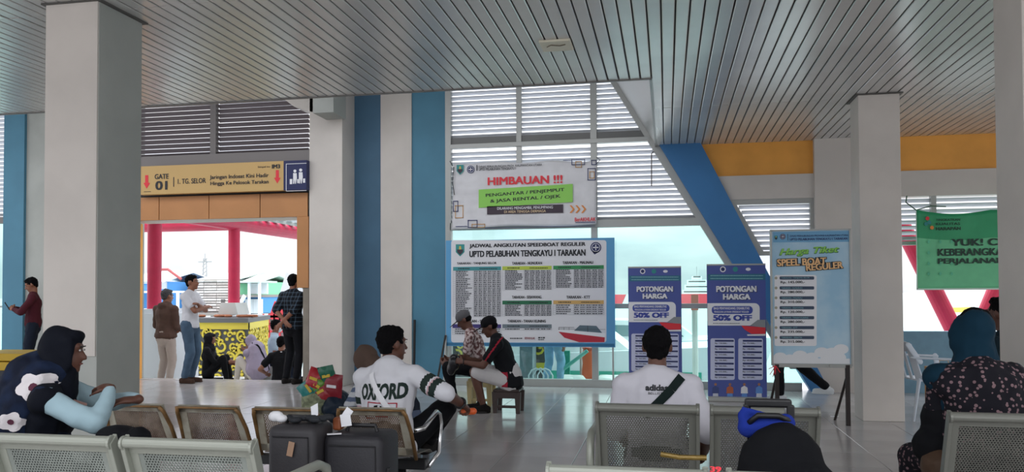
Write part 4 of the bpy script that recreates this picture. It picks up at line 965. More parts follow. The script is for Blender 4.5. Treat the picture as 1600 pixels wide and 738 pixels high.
M().box((sx0+.12, 3.603, .57), (sx0+.15, 3.607, .64), rot=Matrix.Rotation(.2, 3, 'Y')).build('luggage_label', mat('label_brown', '#a08068'), t)
sx2, sx3 = at(480, 710, 3.7).x, at(597, 710, 3.7).x
t = suitcase(sx1+.0, sx3, 3.7, 3.97, .66, 'wide soft charcoal suitcase, right of the pair, with paper tag', '#222126')
q = at(527, 684, 3.75); m = M().box((q.x-.05, 3.8, .665), (q.x-.005, 3.86, .73)); m.build('handle_wrap', mat('brown_leather', '#8a4a28', .5), t, bevel=.012)
m = M().box((q.x, 3.79, .69), (q.x+.055, 3.793, .75), rot=Matrix.Rotation(-.15, 3, 'Y')); m.box((q.x+.01, 3.80, .72), (q.x+.05, 3.803, .78), rot=Matrix.Rotation(.6, 3, 'Y')); m.build('paper_tag', pwhite, t)
o = M().box((q.x-.04, 3.71, .661), (q.x+.03, 3.74, .664), rot=Matrix.Rotation(.4, 3, 'Z')).build('paper_slip', pwhite); tag(o, 'small white paper slip lying on the wide charcoal suitcase', 'paper')
m = M(); 
for k_ in range(9): m.ell((sx0+.06+k_*.025, 3.74+random.uniform(-.04, .04), .725+random.uniform(0, .015)), (.035, .03, .016), n=9, m=6)
o = m.build('cloth_bag', mat('dark_cloth', '#22252a', .8), smooth=True); tag(o, 'crumpled dark cloth bag lying on the hard suitcase', 'bag')
m = M(); m.ell((sx0+.01, 3.7, .745), (.04, .03, .028), n=10, m=7); m.ell((sx0+.04, 3.7, .735), (.03, .03, .02), n=10, m=7)
o = m.build('crumpled_tissue', pwhite, smooth=True); tag(o, 'crumpled white tissue on the left corner of hard suitcase', 'tissue')
o = M().prism([(sx0+.18, .74), (sx0+.215, .75), (sx0+.213, .81), (sx0+.175, .79)], 3.74, 3.742).build('paper_slip', pwhite); tag(o, 'white paper slip standing upright in the dark cloth bag', 'paper')
# trolley case with backpack
t = thing('trolley_case', 'black trolley case with raised handle behind the front bench', 'suitcase', (.63, 3.15, 0))
tx0, tx1 = at(1165, 640, 3.2).x, at(1236, 640, 3.2).x
M().box((tx0-.04, 3.1, .05), (tx1+.06, 3.32, .6)).build('shell', black, t, bevel=.03)
zh = at(1200, 633, 3.2).z
for x in (at(1170, 640, 3.2).x, at(1229, 640, 3.2).x): M().box((x-.007, 3.2, .6), (x+.007, 3.212, zh)).build('handle_tube', chrome, t)
M().box((tx0-.003, 3.19, zh-.01), (tx1+.003, 3.225, zh+.022)).build('grip', black, t, bevel=.008)
for x in (tx0, tx1): M().box((x-.012+(.004 if x == tx0 else -.004), 3.19, zh-.05), (x+.012, 3.222, zh)).build('grip_end', black, t, bevel=.004)
for x in (tx0, tx1): M().cap((x-.012, 3.25, .028), (x+.012, 3.25, .028), .028, .028, n=12, flat=True).build('wheel', black, t)
# ================================================================ SOFT SHAPES AND PEOPLE
JUNK = []
def remesh(m, name, mats, voxel=.01, smooth=6, fn=None, mfn=None, noise_amp=0, nscale=9):
    me = m.mesh('tmp', mats[0] if isinstance(mats, (list, tuple)) else mats)
    ob = bpy.data.objects.new('tmp', me); TS_.collection.objects.link(ob); JUNK.append(ob)
    r = ob.modifiers.new('r', 'REMESH'); r.mode = 'VOXEL'; r.voxel_size = voxel; r.use_smooth_shade = True
    if smooth: s = ob.modifiers.new('s', 'SMOOTH'); s.factor = .5; s.iterations = smooth
    VL_.update(); dg = VL_.depsgraph; out = bpy.data.meshes.new_from_object(ob.evaluated_get(dg))
    TS_.collection.objects.unlink(ob)
    out.name = name
    if noise_amp:
        co = [v.co.copy() for v in out.vertices]; no = [n_.vector.copy() for n_ in out.vertex_normals]; fl_ = []
        for c, n_ in zip(co, no): p = c*nscale; c = c+n_*(noise_amp*(noise.noise(p)+.5*noise.noise(p*2.3))); fl_ += c[:]
        out.vertices.foreach_set('co', fl_); out.update()
    out.materials.clear()
    for x in (mats if isinstance(mats, (list, tuple)) else [mats]): out.materials.append(x)
    if mfn:
        for p in out.polygons: p.material_index = mfn(p.center, p.normal)
    out.polygons.foreach_set('use_smooth', [True]*len(out.polygons))
    return out
def soft(m, name, mats, parent=None, **k):
    if parent:
        o = ORG[parent.name]; m.v = [p-o for p in m.v]
        f0 = k.get('mfn')
        if f0 and o.length > 0: k['mfn'] = lambda c, n_: f0(c+o, n_)
    me = remesh(m, name, mats, **k); ob = bpy.data.objects.new(name, me); C.objects.link(ob)
    if parent: ob.parent = parent; ORG[ob.name] = ORG[parent.name]
    return ob
def ik(a, c, l1, l2, pole):
    a, c = V(a), V(c); d = c-a; L_ = d.length
    if L_ > (l1+l2)*.999: c = a+d*((l1+l2)*.999/L_); d = c-a; L_ = d.length
    x = (l1*l1-l2*l2+L_*L_)/(2*L_); h = math.sqrt(max(0, l1*l1-x*x)); u = d/L_
    p = V(pole); p = (p-u*p.dot(u)).normalized(); return a+u*x+p*h, c
def hand(m, wr, d, n_, side, s=1, curl=.5):
    """palm and five fingers; d: direction, n_: palm normal, side=+1 thumb towards d x n"""
    d = V(d).normalized(); n_ = V(n_); n_ = (n_-d*n_.dot(d)).normalized(); w_ = d.cross(n_)*side
    R = Matrix((w_, d, n_)).transposed()
    m.ell(wr+d*.05*s, (.041*s, .056*s, .018*s), R, n=12, m=8)
    for i, (o_, l_) in enumerate(((.03, .07), (.011, .08), (-.009, .074), (-.028, .058))):
        b = wr+d*(.085*s)+w_*(o_*s); c1 = curl*.6; p1 = b+(d*math.cos(c1)+n_*math.sin(c1))*(l_*.5*s); c2 = curl*1.7
        p2 = p1+(d*math.cos(c2)+n_*math.sin(c2))*(l_*.5*s); m.cap(b, p1, .0095*s, .0088*s, n=8); m.cap(p1, p2, .0088*s, .0075*s, n=8)
    b = wr+d*(.03*s)+w_*(.03*s); p1 = b+(d*.6+w_*.65+n_*.25).normalized()*(.04*s); p2 = p1+(d*.85+w_*.25+n_*.4).normalized()*(.034*s)
    m.cap(b, p1, .012*s, .0105*s, n=8); m.cap(p1, p2, .0105*s, .009*s, n=8)
def rotm(yaw=0, pitch=0, roll=0): return Matrix.Rotation(yaw, 3, 'Z')@Matrix.Rotation(pitch, 3, 'X')@Matrix.Rotation(roll, 3, 'Y')
def cloth(name, col, **k): k.setdefault('rough', .85); k.setdefault('bump', .15); k.setdefault('bscale', 25); return mat(name, col, spec=.2, **k)

def person(label, loc, heading, kind='stand', H=1.68, lean=0, side=0, twist=0, head=(0,0,0), hl=None, hr=None, pl=None, pr=None, fl=None, fr=None,
           hip_z=None, top=None, sleeve='short', bottom=None, short=False, shoes=None, hair='short', hairm=None, sk=None, voxel=.011, build=1.0,
           topfn=None, curl=.5, hem=0, faces=True, kneeL=None, kneeR=None, palm=None, hood=False, group=None, neck_fwd=0, nos=1.0, handdir=None):
    """figure facing local +Y; hl/hr wrist targets, fl/fr ankle targets in local space"""
    S = H/1.68; sk = sk or skin; t = thing('person', label, 'person', loc, heading, group, world=False)
    pz = hip_z if hip_z is not None else (.92*S if kind == 'stand' else .52)
    P = V((0, 0, pz)); LR = Matrix.Rotation(-lean, 3, 'X')@Matrix.Rotation(side, 3, 'Y'); TW = Matrix.Rotation(twist, 3, 'Z')
    def up(x, y, z): return P+LR@(Matrix.Rotation(twist*min(1, z/.4), 3, 'Z')@V((x*S, y*S, z*S)))
    def upc(x, y, z, bend): return up(x, y+bend*z*z, z)
    waist, chest, neck0 = up(0, 0, .16), up(0, -.0, .33), up(0, -.005+neck_fwd*.2, .485)
    shL, shR = up(-.172*build, 0, .425), up(.172*build, 0, .425)
    hd = up(0, .035+neck_fwd, .645)
    HR = Matrix.Rotation(twist, 3, 'Z')@rotm(*head); fwd, upv, rt = HR@V((0,1,0)), HR@V((0,0,1)), HR@V((1,0,0))
    hipL, hipR = P+TW.inverted().lerp(Matrix.Identity(3), 1)@V((-.09*S, 0, -.02)), P+V((.09*S, 0, -.02))
    if kind == 'stand':
        fl = fl or (-.1, -.03, .085); fr = fr or (.1, -.03, .085); pkl, pkr = (0, 1, 0), (0, 1, 0)
    else:
        fl = fl or (-.13, .42, .085); fr = fr or (.13, .42, .085); pkl, pkr = (-.1, .6, 1), (.1, .6, 1)
    kL, aL = ik(hipL, fl, .425*S, .405*S, kneeL or pkl); kR, aR = ik(hipR, fr, .425*S, .405*S, kneeR or pkr)
    if hl is None: hl = (-.24*S, .02, pz-.12)
    if hr is None: hr = (.24*S, .02, pz-.12)
    eL, wL = ik(shL, hl, .285*S, .25*S, pl or (-.4, -.8, -.3)); eR, wR = ik(shR, hr, .285*S, .25*S, pr or (.4, -.8, -.3))
    sx_ = (shR-shL).normalized(); hx_ = V((1, 0, 0)); bb = build
    def torso(m, g, low=True):
        m.cap(P+V((0, 0, .0)), waist, .158*S*bb+g, .140*S*bb+g, hx_, .74); m.cap(waist, chest, .140*S*bb+g, .160*S*bb+g, sx_, .70)
        m.cap(chest, up(0, 0, .41), .160*S*bb+g, .125*S*bb+g, sx_, .66); m.cap(shL, shR, .060*S+g, .060*S+g, V((0, 0, 1)), .95)
        m.cap(up(-.13*bb, 0, .435), up(-.02, 0, .475), .05*S+g, .055*S+g); m.cap(up(.13*bb, 0, .435), up(.02, 0, .475), .05*S+g, .055*S+g)
    # ---- body: one continuous surface
    m = M(); torso(m, -.004)
    m.cap(neck0-(neck0-chest)*.2, hd-upv*.06*S-fwd*.015, .056*S, .052*S)
    m.ell(hd+upv*.02*S-fwd*.012*S, (.074*S, .092*S, .092*S), HR); m.ell(hd-upv*.035*S+fwd*.022*S, (.056*S, .066*S, .078*S), HR)
    m.cap(hd-upv*.095*S+fwd*.055*S, hd-upv*.09*S+fwd*.066*S, .022*S, .02*S)
    m.cap(hd+upv*.012*S+fwd*.078*S, hd-upv*.028*S+fwd*.102*S*nos, .009*S, .014*S, n=8)
    m.cap(hd+upv*.03*S+fwd*.07*S-rt*.03*S, hd+upv*.03*S+fwd*.07*S+rt*.03*S, .014*S, .014*S, n=8)
    m.cap(hd-upv*.06*S+fwd*.075*S-rt*.016*S, hd-upv*.06*S+fwd*.075*S+rt*.016*S, .011*S, .011*S, n=8)
    for s_ in ((-1, 1) if hair != 'hijab' else ()): m.ell(hd+rt*(s_*.077*S)-upv*.002*S-fwd*.01*S, (.011*S, .02*S, .032*S), HR, n=8, m=6)
    for a, b, c, sd_ in ((shL, eL, wL, -1), (shR, eR, wR, 1)):
        m.cap(a, b, .052*S, .041*S); m.cap(b, c, .042*S, .027*S)
        d = (c-b).normalized() if not handdir else V(handdir[0 if sd_ < 0 else 1])
        pn = V(palm) if palm is not None else V((-sd_, 0, -.2))
        hand(m, c, d, pn, sd_*(1 if True else -1), S, curl)
    for a, b, c, f_ in ((hipL, kL, aL, fl), (hipR, kR, aR, fr)):
        m.cap(a, b, .085*S, .056*S); m.cap(b, b+(c-b)*.35, .054*S, .056*S); m.cap(b+(c-b)*.35, c, .056*S, .036*S)
    def footdir(k_, a_):
        d = V((a_.x*.6, 1, 0)).normalized(); sh_ = (k_-a_).normalized()
        return d
    for k_, a_ in ((kL, aL), (kR, aR)):
        d = footdir(k_, a_); m.cap(a_-V((0, 0, .045*S))-d*.04, a_-V((0, 0, .055*S))+d*.13*S, .034*S, .026*S)
    body = soft(m, 'body', sk, t, voxel=voxel, smooth=4)
    # ---- garments
    tm = top or [cloth('white_shirt', '#d9d9dc')]; tm = tm if isinstance(tm, list) else [tm]
    m = M(); torso(m, .014)
    if hem: m.cap(P+V((0, 0, .02)), P-V((0, 0, hem)), .165*S*bb+.012, .17*S*bb+.014, hx_, .76, flat=True)
    fr_ = {'short': .62, 'long': 1, 'half': .95}[sleeve]
    for a, b, c in ((shL, eL, wL), (shR, eR, wR)):
        if sleeve == 'long': m.cap(a, b, .062*S, .053*S); m.cap(b, b+(c-b)*.93, .053*S, .037*S)
        else: m.cap(a, a+(b-a)*fr_, .065*S, .064*S+ (.0 if sleeve == 'half' else 0))
    if hood: m.ell(up(0, -.06, .47), (.11*S, .07*S, .08*S), None); m.cap(up(-.08, .0, .5), up(.08, .0, .5), .05*S, .05*S)
    soft(m, 'shirt', tm, t, voxel=max(voxel, .011), smooth=4, noise_amp=.009, mfn=topfn)
    bmt = bottom or cloth('dark_trousers', '#15161b')
    m = M(); m.cap(P+V((0, 0, .03)), P-V((0, 0, .03)), .158*S*bb+.006, .155*S*bb+.008, hx_, .76)
    for a, b, c in ((hipL, kL, aL), (hipR, kR, aR)):
        if short: m.cap(a, a+(b-a)*.9, .1*S, .09*S)
        else: m.cap(a, b, .097*S, .072*S); m.cap(b, b+(c-b)*.94, .072*S, .055*S)
    soft(m, 'shorts' if short else 'trousers', bmt, t, voxel=max(voxel, .011), smooth=4, noise_amp=.008)
    shm = shoes or cloth('dark_shoe', '#1d1a19')
    for k_, a_ in ((kL, aL), (kR, aR)):
        d = footdir(k_, a_); m = M(); m.cap(a_-V((0, 0, .04*S))-d*.045, a_-V((0, 0, .048*S))+d*.14*S, .042*S, .034*S); m.cap(a_+V((0,0,.0)), a_-V((0,0,.04)), .042*S, .042*S)
        q = a_-V((0, 0, .075*S)); m.cap(q-d*.05, q+d*.15*S, .036*S, .036*S, V((0,0,1)).cross(d), .35)
        soft(m, 'shoe', shm, t, voxel=.009, smooth=2)
    # ---- head dress
    hm = hairm or hair_m
    if hair == 'short':
        m = M(); m.ell(hd+upv*.036*S-fwd*.024*S, (.083*S, .094*S, .09*S), HR, n=18, m=12); m.ell(hd+upv*.085*S+fwd*.024*S, (.06*S, .046*S, .032*S), HR); m.ell(hd-upv*.02*S-fwd*.052*S, (.064*S, .046*S, .055*S), HR)
        soft(m, 'hair', hm, t, voxel=.008, smooth=2, noise_amp=.009, nscale=38)
    elif hair == 'cap':
        m = M(); m.ell(hd+upv*.05*S-fwd*.012*S, (.087*S, .1*S, .078*S), HR, n=18, m=12); m.cap(hd+upv*.035*S+fwd*.06*S, hd+upv*.022*S+fwd*.15*S, .068*S, .06*S, rt, .1)
        soft(m, 'cap', hm, t, voxel=.008, smooth=2)
        m = M(); m.ell(hd-upv*.005*S-fwd*.035*S, (.078*S, .07*S, .05*S), HR); soft(m, 'hair', hair_m, t, voxel=.009, smooth=2)
    elif hair == 'hijab':
        m = M(); m.ell(hd+upv*.022*S-fwd*.028*S, (.093*S, .103*S, .11*S), HR, n=18, m=12); m.ell(hd+upv*.085*S+fwd*.035*S, (.06*S, .05*S, .03*S), HR); m.ell(hd+rt*.07*S-upv*.01*S+fwd*.022*S, (.022*S, .052*S, .1*S), HR); m.ell(hd-rt*.07*S-upv*.01*S+fwd*.022*S, (.022*S, .052*S, .1*S), HR); m.cap(hd-upv*.02*S-fwd*.03*S, neck0+V((0,0,.02)), .09*S, .1*S)
        m.cap(hd-upv*.1*S+fwd*.0*S, neck0+LR@V((0, .03, -.02)), .078*S, .11*S)
        m.cap(neck0+V((0, 0, .0)), chest, .12*S, .19*S*bb, sx_, .72); m.cap(shL, shR, .08*S, .08*S)
        soft(m, 'headscarf', hm, t, voxel=.011, smooth=5, noise_amp=.012, nscale=10)
    if faces:
        ew = mat('eye_white', '#cfcac4', .3); ed = mat('eye_dark', '#120c0a', .3); br_ = mat('brow_dark', '#17100d', .8); lp = mat('lips', '#7d4038', .5)
        for s_ in (-1, 1):
            c = hd+rt*(s_*.029*S)+upv*.012*S+fwd*.082*S
            m = M(); m.ell(c, (.011*S, .006*S, .0055*S), HR, 0, 10, 6); m.ell(c+fwd*.004*S, (.005*S, .004*S, .005*S), HR, 1, 8, 6); m.build('eye', [ew, ed], body, smooth=True)
            M().cap(c+upv*.018*S-rt*.014*S+fwd*.002, c+upv*.018*S+rt*.014*S+fwd*.002, .0035*S, .003*S, n=6).build('eyebrow', br_, body)
        M().cap(hd-upv*.06*S+fwd*.086*S-rt*.018*S, hd-upv*.06*S+fwd*.086*S+rt*.018*S, .0045*S, .0045*S, n=8).build('mouth', lp, body, smooth=True)
    J = dict(P=P, waist=waist, chest=chest, neck=neck0, shL=shL, shR=shR, eL=eL, eR=eR, wL=wL, wR=wR, kL=kL, kR=kR, aL=aL, aR=aR, hd=hd, fwd=fwd, up=upv, rt=rt, hipL=hipL, hipR=hipR, upf=up, S=S, LR=LR)
    return t, J
def spot(px, Y, z=0): return (at(px, 500, Y).x, Y, z)
R_ = math.radians
navy_t = cloth('navy_cotton', '#1b2230')
# ================================================================ THE PEOPLE
from mathutils.bvhtree import BVHTree
def child(t, n): return [c for c in t.children if c.name.split('.')[0] == n][0]
def recolor(ob, fn):
    for p in ob.data.polygons: p.material_index = fn(p.center)
def segd(p, a, b):
    u = b-a; k_ = max(0, min(1, (p-a).dot(u)/u.length_squared)); return (p-a-u*k_).length, k_
def wrap(t, ob, name, m_, shapes, axis='y', off=.003, sub=3):
    """print shapes (lists of convex polygons in local u,z) on the garment, projected along a local axis; u=x for y, u=y for x"""
    me = ob.data; bvh = BVHTree.FromPolygons([v.co for v in me.vertices], [list(p.vertices) for p in me.polygons])
    bm = bmesh.new()
    for poly in shapes:
        try: bm.faces.new([bm.verts.new((u, z, 0)) for u, z in poly])
        except Exception: pass
    bmesh.ops.triangulate(bm, faces=bm.faces)
    for _ in range(sub):
        e = [e for e in bm.edges if e.calc_length() > .018]
        if not e: break
        bmesh.ops.subdivide_edges(bm, edges=e, cuts=1); bmesh.ops.triangulate(bm, faces=bm.faces)
    for v in bm.verts:
        u, z = v.co.x, v.co.y
        if axis == 'y': o_, d = V((u, -2, z)), V((0, 1, 0))
        else: o_, d = V((2, u, z)), V((-1, 0, 0))
        h = bvh.ray_cast(o_, d); v.co = (h[0]-d*off) if h[0] else V((u, 0, z)) if axis == 'y' else V((0, u, z))
    me2 = bpy.data.meshes.new(name); bm.to_mesh(me2); bm.free(); me2.materials.append(m_)
    o2 = bpy.data.objects.new(name, me2); C.objects.link(o2); o2.parent = ob; ORG[o2.name] = V((0, 0, 0)); return o2
def text_shapes(s_, u0, z0, u1, z1, bold=.0, arch=0, rot=0):
    vs_, fs = text_geo(s_, bold, 0); x0 = min(v.x for v in vs_); x1 = max(v.x for v in vs_); y0 = min(v.y for v in vs_); y1 = max(v.y for v in vs_); out = []
    for f in fs[:NC[(s_, bold, 0)]]:
        P = []
        for i in f:
            a = (vs_[i].x-x0)/(x1-x0); b = (vs_[i].y-y0)/(y1-y0); P.append((u0+a*(u1-u0), z0+b*(z1-z0)+arch*(1-(2*a-1)**2)+rot*(a-.5)))
        out.append(P)
    return out
def ribbon(t, ob, name, m_, pts, w_, axis='y', off=.006):
    sh = []
    for (a, b), (c, d) in zip(pts[:-1], pts[1:]):
        l_ = math.hypot(c-a, d-b); nx_, nz_ = -(d-b)/l_*w_/2, (c-a)/l_*w_/2; sh.append([(a+nx_, b+nz_), (a-nx_, b-nz_), (c-nx_, d-nz_), (c+nx_, d+nz_)])
    return wrap(t, ob, name, m_, sh, axis, off)
tee = cloth('white_tee', '#d3d3d8'); teed = cloth('stripe_green', '#26332f'); blk = cloth('black_cloth', '#0e0f13'); jean = cloth('blue_denim', '#485c70', var=.15)
jean_l = cloth('light_denim', '#8fb3cf', var=.15)

# man in maroon by the wall
t, J = person('man in a maroon long sleeved shirt leaning by the far left wall with phone', spot(52, 11.15), R_(125), H=1.64, head=(.1, -.45, 0), hl=(-.06, .27, 1.14), hr=(.09, .27, 1.16), top=cloth('maroon_shirt', '#4a1c26'), sleeve='long', bottom=navy_t, pl=(-1, -.3, -.6), pr=(1, -.3, -.6), curl=.9)
hp = V(t.location)+Matrix.Rotation(R_(125), 3, 'Z')@V((.01, .36, 1.19))
o = M().box((hp.x-.035, hp.y-.005, hp.z-.07), (hp.x+.035, hp.y+.005, hp.z+.07), rot=Matrix.Rotation(R_(125), 3, 'Z')@Matrix.Rotation(-.5, 3, 'X')).build('phone', black, bevel=.003); tag(o, 'dark phone held by the man in maroon', 'phone')

# white t-shirt, arms crossed
t, J = person('slim man in white t-shirt and jeans with arms crossed, standing sideways in gate', spot(297, 11.2), R_(-88), H=1.66, head=(0, .06, 0), hl=(.1, .2, 1.2), hr=(-.08, .22, 1.16), pl=(-.8, .5, -1), pr=(.8, .5, -1), top=tee, bottom=jean, shoes=cloth('brown_shoe', '#3f2d24'), hem=.06, curl=.6, build=.92, sleeve='short')
# brown hooded jacket
t, J = person('heavy man in brown hooded jacket and beige trousers seen from behind in gate', spot(259, 12.35, -.25), R_(-14), H=1.7, head=(-.25, -.12, 0), hl=(-.14, .22, 1.0), hr=(.14, .24, .98), top=cloth('brown_jacket', '#57423a', var=.1), sleeve='long', bottom=cloth('beige_trousers', '#b3a49b'), hood=True, build=1.18, hem=.05, hairm=mat('grey_hair', '#3b3a3e', .7, bump=.4, bscale=120), faces=True)
# checked shirt
chk = cloth('checked_shirt', '#15181e'); tr_ = chk.node_tree; bs_ = tr_.nodes['Principled BSDF']
tcn = tr_.nodes.new('ShaderNodeTexCoord'); sp_ = tr_.nodes.new('ShaderNodeSeparateXYZ'); tr_.links.new(tcn.outputs['Object'], sp_.inputs[0])
g_ = None
for sck in ('X', 'Z'):
    q = math_node(tr_, 'LESS_THAN', math_node(tr_, 'FRACT', math_node(tr_, 'ADD', math_node(tr_, 'MULTIPLY', sp_.outputs[sck], 16), 50)), .22)
    g_ = q if g_ is None else math_node(tr_, 'ADD', g_, q)
mxc = tr_.nodes.new('ShaderNodeMix'); mxc.data_type = 'RGBA'; tr_.links.new(math_node(tr_, 'MULTIPLY', g_, .4), mxc.inputs[0])
mxc.inputs[6].default_value = lin('#14171d'); mxc.inputs[7].default_value = lin('#56687a'); tr_.links.new(mxc.outputs[2], bs_.inputs['Base Color'])
t, J = person('man in dark checked shirt standing at right gate jamb, hands behind his back', spot(457, 11.33), R_(-16), H=1.66, head=(0, -.05, 0), hl=(.03, -.2, .96), hr=(-.02, -.21, .93), pl=(-1, -.6, -.2), pr=(1, -.6, -.2), palm=(0, 1, 0), top=chk, sleeve='half', bottom=cloth('black_trousers', '#101116'), build=1.08, hem=.08)

# people sitting lower on the quay
t, J = person('woman in black headscarf and black clothes sitting on the quay', spot(326, 13.3, -.25), R_(-70), kind='sit', H=1.55, hip_z=.2, fl=(-.12, .36, .08), fr=(.12, .34, .08), head=(-.1, -.1, 0), hl=(-.05, .36, .35), hr=(.08, .36, .38), top=blk, sleeve='long', bottom=blk, hair='hijab', hairm=cloth('black_scarf', '#16151b'))
t, J = person('woman in lilac headscarf sitting on the quay facing left', spot(400, 13.2, -.25), R_(75), kind='sit', H=1.55, hip_z=.18, lean=.15, fl=(-.12, .34, .08), fr=(.12, .32, .08), head=(.15, -.35, 0), hl=(-.02, .22, .58), hr=(.05, .24, .6), top=cloth('cream_blouse', '#d9d3cc'), sleeve='long', bottom=cloth('cream_skirt', '#cfc8bd'), hair='hijab', hairm=cloth('lilac_scarf', '#a59aae'))
m = M(); 
lil = child(t, 'headscarf').data.materials[0]
m.cap((0, -.02, .62), (0, -.05, .3), .17, .24, V((1, 0, 0)), .8); soft(m, 'shawl', lil, t, voxel=.014, smooth=5, noise_amp=.012)
ribbon(t, child(t, 'shawl'), 'bag_strap', blk, [(-.1, .75), (0, .5), (.1, .25)], .03)
t, J = person('man in black t-shirt seen from behind, sitting low outside the gate', spot(440, 12.7, -.25), R_(8), kind='sit', H=1.68, hip_z=.12, fl=(-.12, .5, .08), fr=(.12, .48, .08), head=(-.3, -.2, 0), hl=(-.32, .12, .25), hr=(.2, .3, .3), top=blk, bottom=navy_t)
o = wrap(t, child(t, 'shirt'), 'shirt_mark', tee, [[(.0, .62), (.03, .62), (.03, .635), (.0, .635)]])
t, J = person('man in pale blue shirt and face mask on the quay behind the black t-shirt', spot(429, 13.6, -.25), R_(-60), kind='sit', H=1.68, hip_z=.38, head=(0, -.1, 0), top=cloth('pale_blue_shirt', '#a9bccb'), bottom=navy_t, voxel=.012)
t2 = M(); 
t2.cap(J['hd']-J['up']*.05+J['fwd']*.06, J['hd']-J['up']*.07+J['fwd']*.055, .05, .045); soft(t2, 'face_mask', cloth('white_mask', '#dfe5ea'), t, voxel=.008, smooth=2)
o = M().box((spot(429, 13.6)[0]-.2, 13.4, -.25), (spot(429, 13.6)[0]+.2, 13.8, .05)).build('low_block', concrete); tag(o, 'low concrete block the man in pale blue sits on', 'block')
o = M().box((spot(326, 13.3)[0]-.2, 13.1, -.25), (spot(326, 13.3)[0]+.18, 13.5, -.17)).build('folded_mat', blk); tag(o, 'dark folded mat under the woman in black', 'mat')
t, J = person('person in light jeans standing on the quay behind the timetable board', spot(863, 13.0, -.25), R_(-40), H=1.66, top=blk, bottom=jean_l, shoes=cloth('pale_shoe', '#d0d4d6'), fl=(-.1, -.1, .085), fr=(.1, .06, .085))

# man with grey cap, on a stool left of the other
t, J = person('man in grey cap and patterned shirt sitting bent over at the timetable board', spot(753, 9.5), R_(98), kind='sit', H=1.64, hip_z=.44, lean=.3, head=(0, -.55, 0), hl=(-.06, .4, .52), hr=(.1, .42, .55), fl=(-.1, .33, .085), fr=(.12, .4, .085), top=cloth('patterned_shirt', '#c8b8b6', col2='#6b4b4b', vscale=26, lo=.45, hi=.55), bottom=blk, hair='cap', hairm=cloth('grey_cap', '#5d5c60'), sk=skin_d, curl=1.0)
# the man in the jersey
jer = [cloth('jersey_black', '#14161a'), cloth('jersey_red', '#a5283a')]
t, J = person('man in black cap, black and red jersey and white shorts on dark stool', spot(797, 9.0), R_(97), kind='sit', H=1.66, hip_z=.38, lean=.33, head=(.1, -.4, 0), hl=(-.13, .52, .58), hr=(.08, .5, .6), fl=(-.1, .3, .085), fr=(.12, .36, .085), pl=(-.5, -.5, -1), top=jer, bottom=cloth('white_shorts', '#c9c6c6'), short=True, hair='cap', hairm=cloth('black_cap', '#101115'), sk=skin_d, build=1.12, hem=.08, shoes=cloth('sandal_black', '#181514'), curl=1.0)
def jf(c):
    d = abs((c.z-.62)-.55*(c.y+.02))
    if c.x < -.05 and c.z < .47 and c.y > .02: return 1
    return 1 if (c.x < -.05 and abs((c.z-.9)+1.4*(c.y-.05)) < .014) else 0
recolor(child(t, 'shirt'), jf)
wrap(t, child(t, 'shirt'), 'shirt_mark', tee, [[(-.06, .86), (.04, .86), (.04, .875), (-.06, .875)]])
M().tube([J['wL']+V((.0, 0, .0))+V((0.028*math.cos(a), .0, .028*math.sin(a))) for a in [k_*PI/6 for k_ in range(13)]], .006, 6).build('wristband', black, t, smooth=True)
hpos = V(t.location)+Matrix.Rotation(R_(97), 3, 'Z')@V((-.02, .64, .57))
m = M(); m.ell(hpos, (.07, .09, .1)); m.ell(hpos+V((-.04, 0, -.08)), (.05, .07, .08)); o = soft(m, 'helmet_bag', [mat('dark_gloss', '#17171b', .25)], voxel=.012); tag(o, 'dark shiny bag held between the two seated men', 'bag')
def stool(px, Y, h, lb, col, w_=.3, rz=0):
    c = spot(px, Y); t = thing('stool', lb, 'stool', c, rz, None, world=False); m_ = mat('stool_'+col[1:], col, .5)
    M().box((-w_/2, -w_/2, h-.03), (w_/2, w_/2, h)).build('seat', m_, t, bevel=.012)
    for sx_ in (-1, 1):
        for sy_ in (-1, 1):
            x, y = sx_*(w_/2-.03), sy_*(w_/2-.03); M().prism([(-.035, h-.03), (.035, h-.03), (.025, 0), (-.02, 0)], -.02, .02).xf(Matrix.Translation((x+sx_*.01, y, 0))).build('leg', m_, t)
    M().box((-w_/2+.02, -w_/2+.005, h-.1), (w_/2-.02, -w_/2+.015, h-.03)).build('apron', m_, t); M().box((-w_/2+.02, w_/2-.015, h-.1), (w_/2-.02, w_/2-.005, h-.03)).build('apron', m_, t)
    M().box((-w_/2+.03, -w_/2+.02, .06), (w_/2-.03, -w_/2+.035, .09)).build('rail', m_, t)
    return t
stool(794, 9.0, .27, 'dark brown plastic stool under the man in the jersey', '#3d302c')
stool(752, 9.5, .33, 'pale yellow plastic stool under the man with grey cap', '#b9a878', .28)
o = M().lathe([(.035, 0), (.037, .12), (.03, .17), (.014, .2), (.014, .24), (.017, .25)], spot(812, 9.3), 14).build('bottle', mat('dark_bottle', '#0f1a16', .2), smooth=True); tag(o, 'dark bottle standing on the floor beside the brown stool', 'bottle')
q = spot(738, 8.85); m = M().cap((q[0]+.13, 8.85, .012), (q[0]-.12, 8.85, .012), .045, .05, V((0, 1, 0)), .25); m.tube([(q[0]-.03, 8.81, .015), (q[0]-.03, 8.85, .05), (q[0]-.03, 8.89, .015)], .008, 6)
o = m.build('flip_flop', mat('sandal_rubber', '#1d1a1a', .6), smooth=True); tag(o, 'dark flip flop on the floor below the seated men', 'sandal')

# walking person behind the price board
t, J = person('person in black trousers striding left behind the ticket price board', spot(1243, 10.45), R_(85), H=1.64, hip_z=.86, fl=(-.08, .2, .085), fr=(.08, -.36, .17), kneeR=(0, 1, -.2), top=blk, bottom=blk, shoes=cloth('pale_shoe', '#c9c5b8'), sleeve='long')

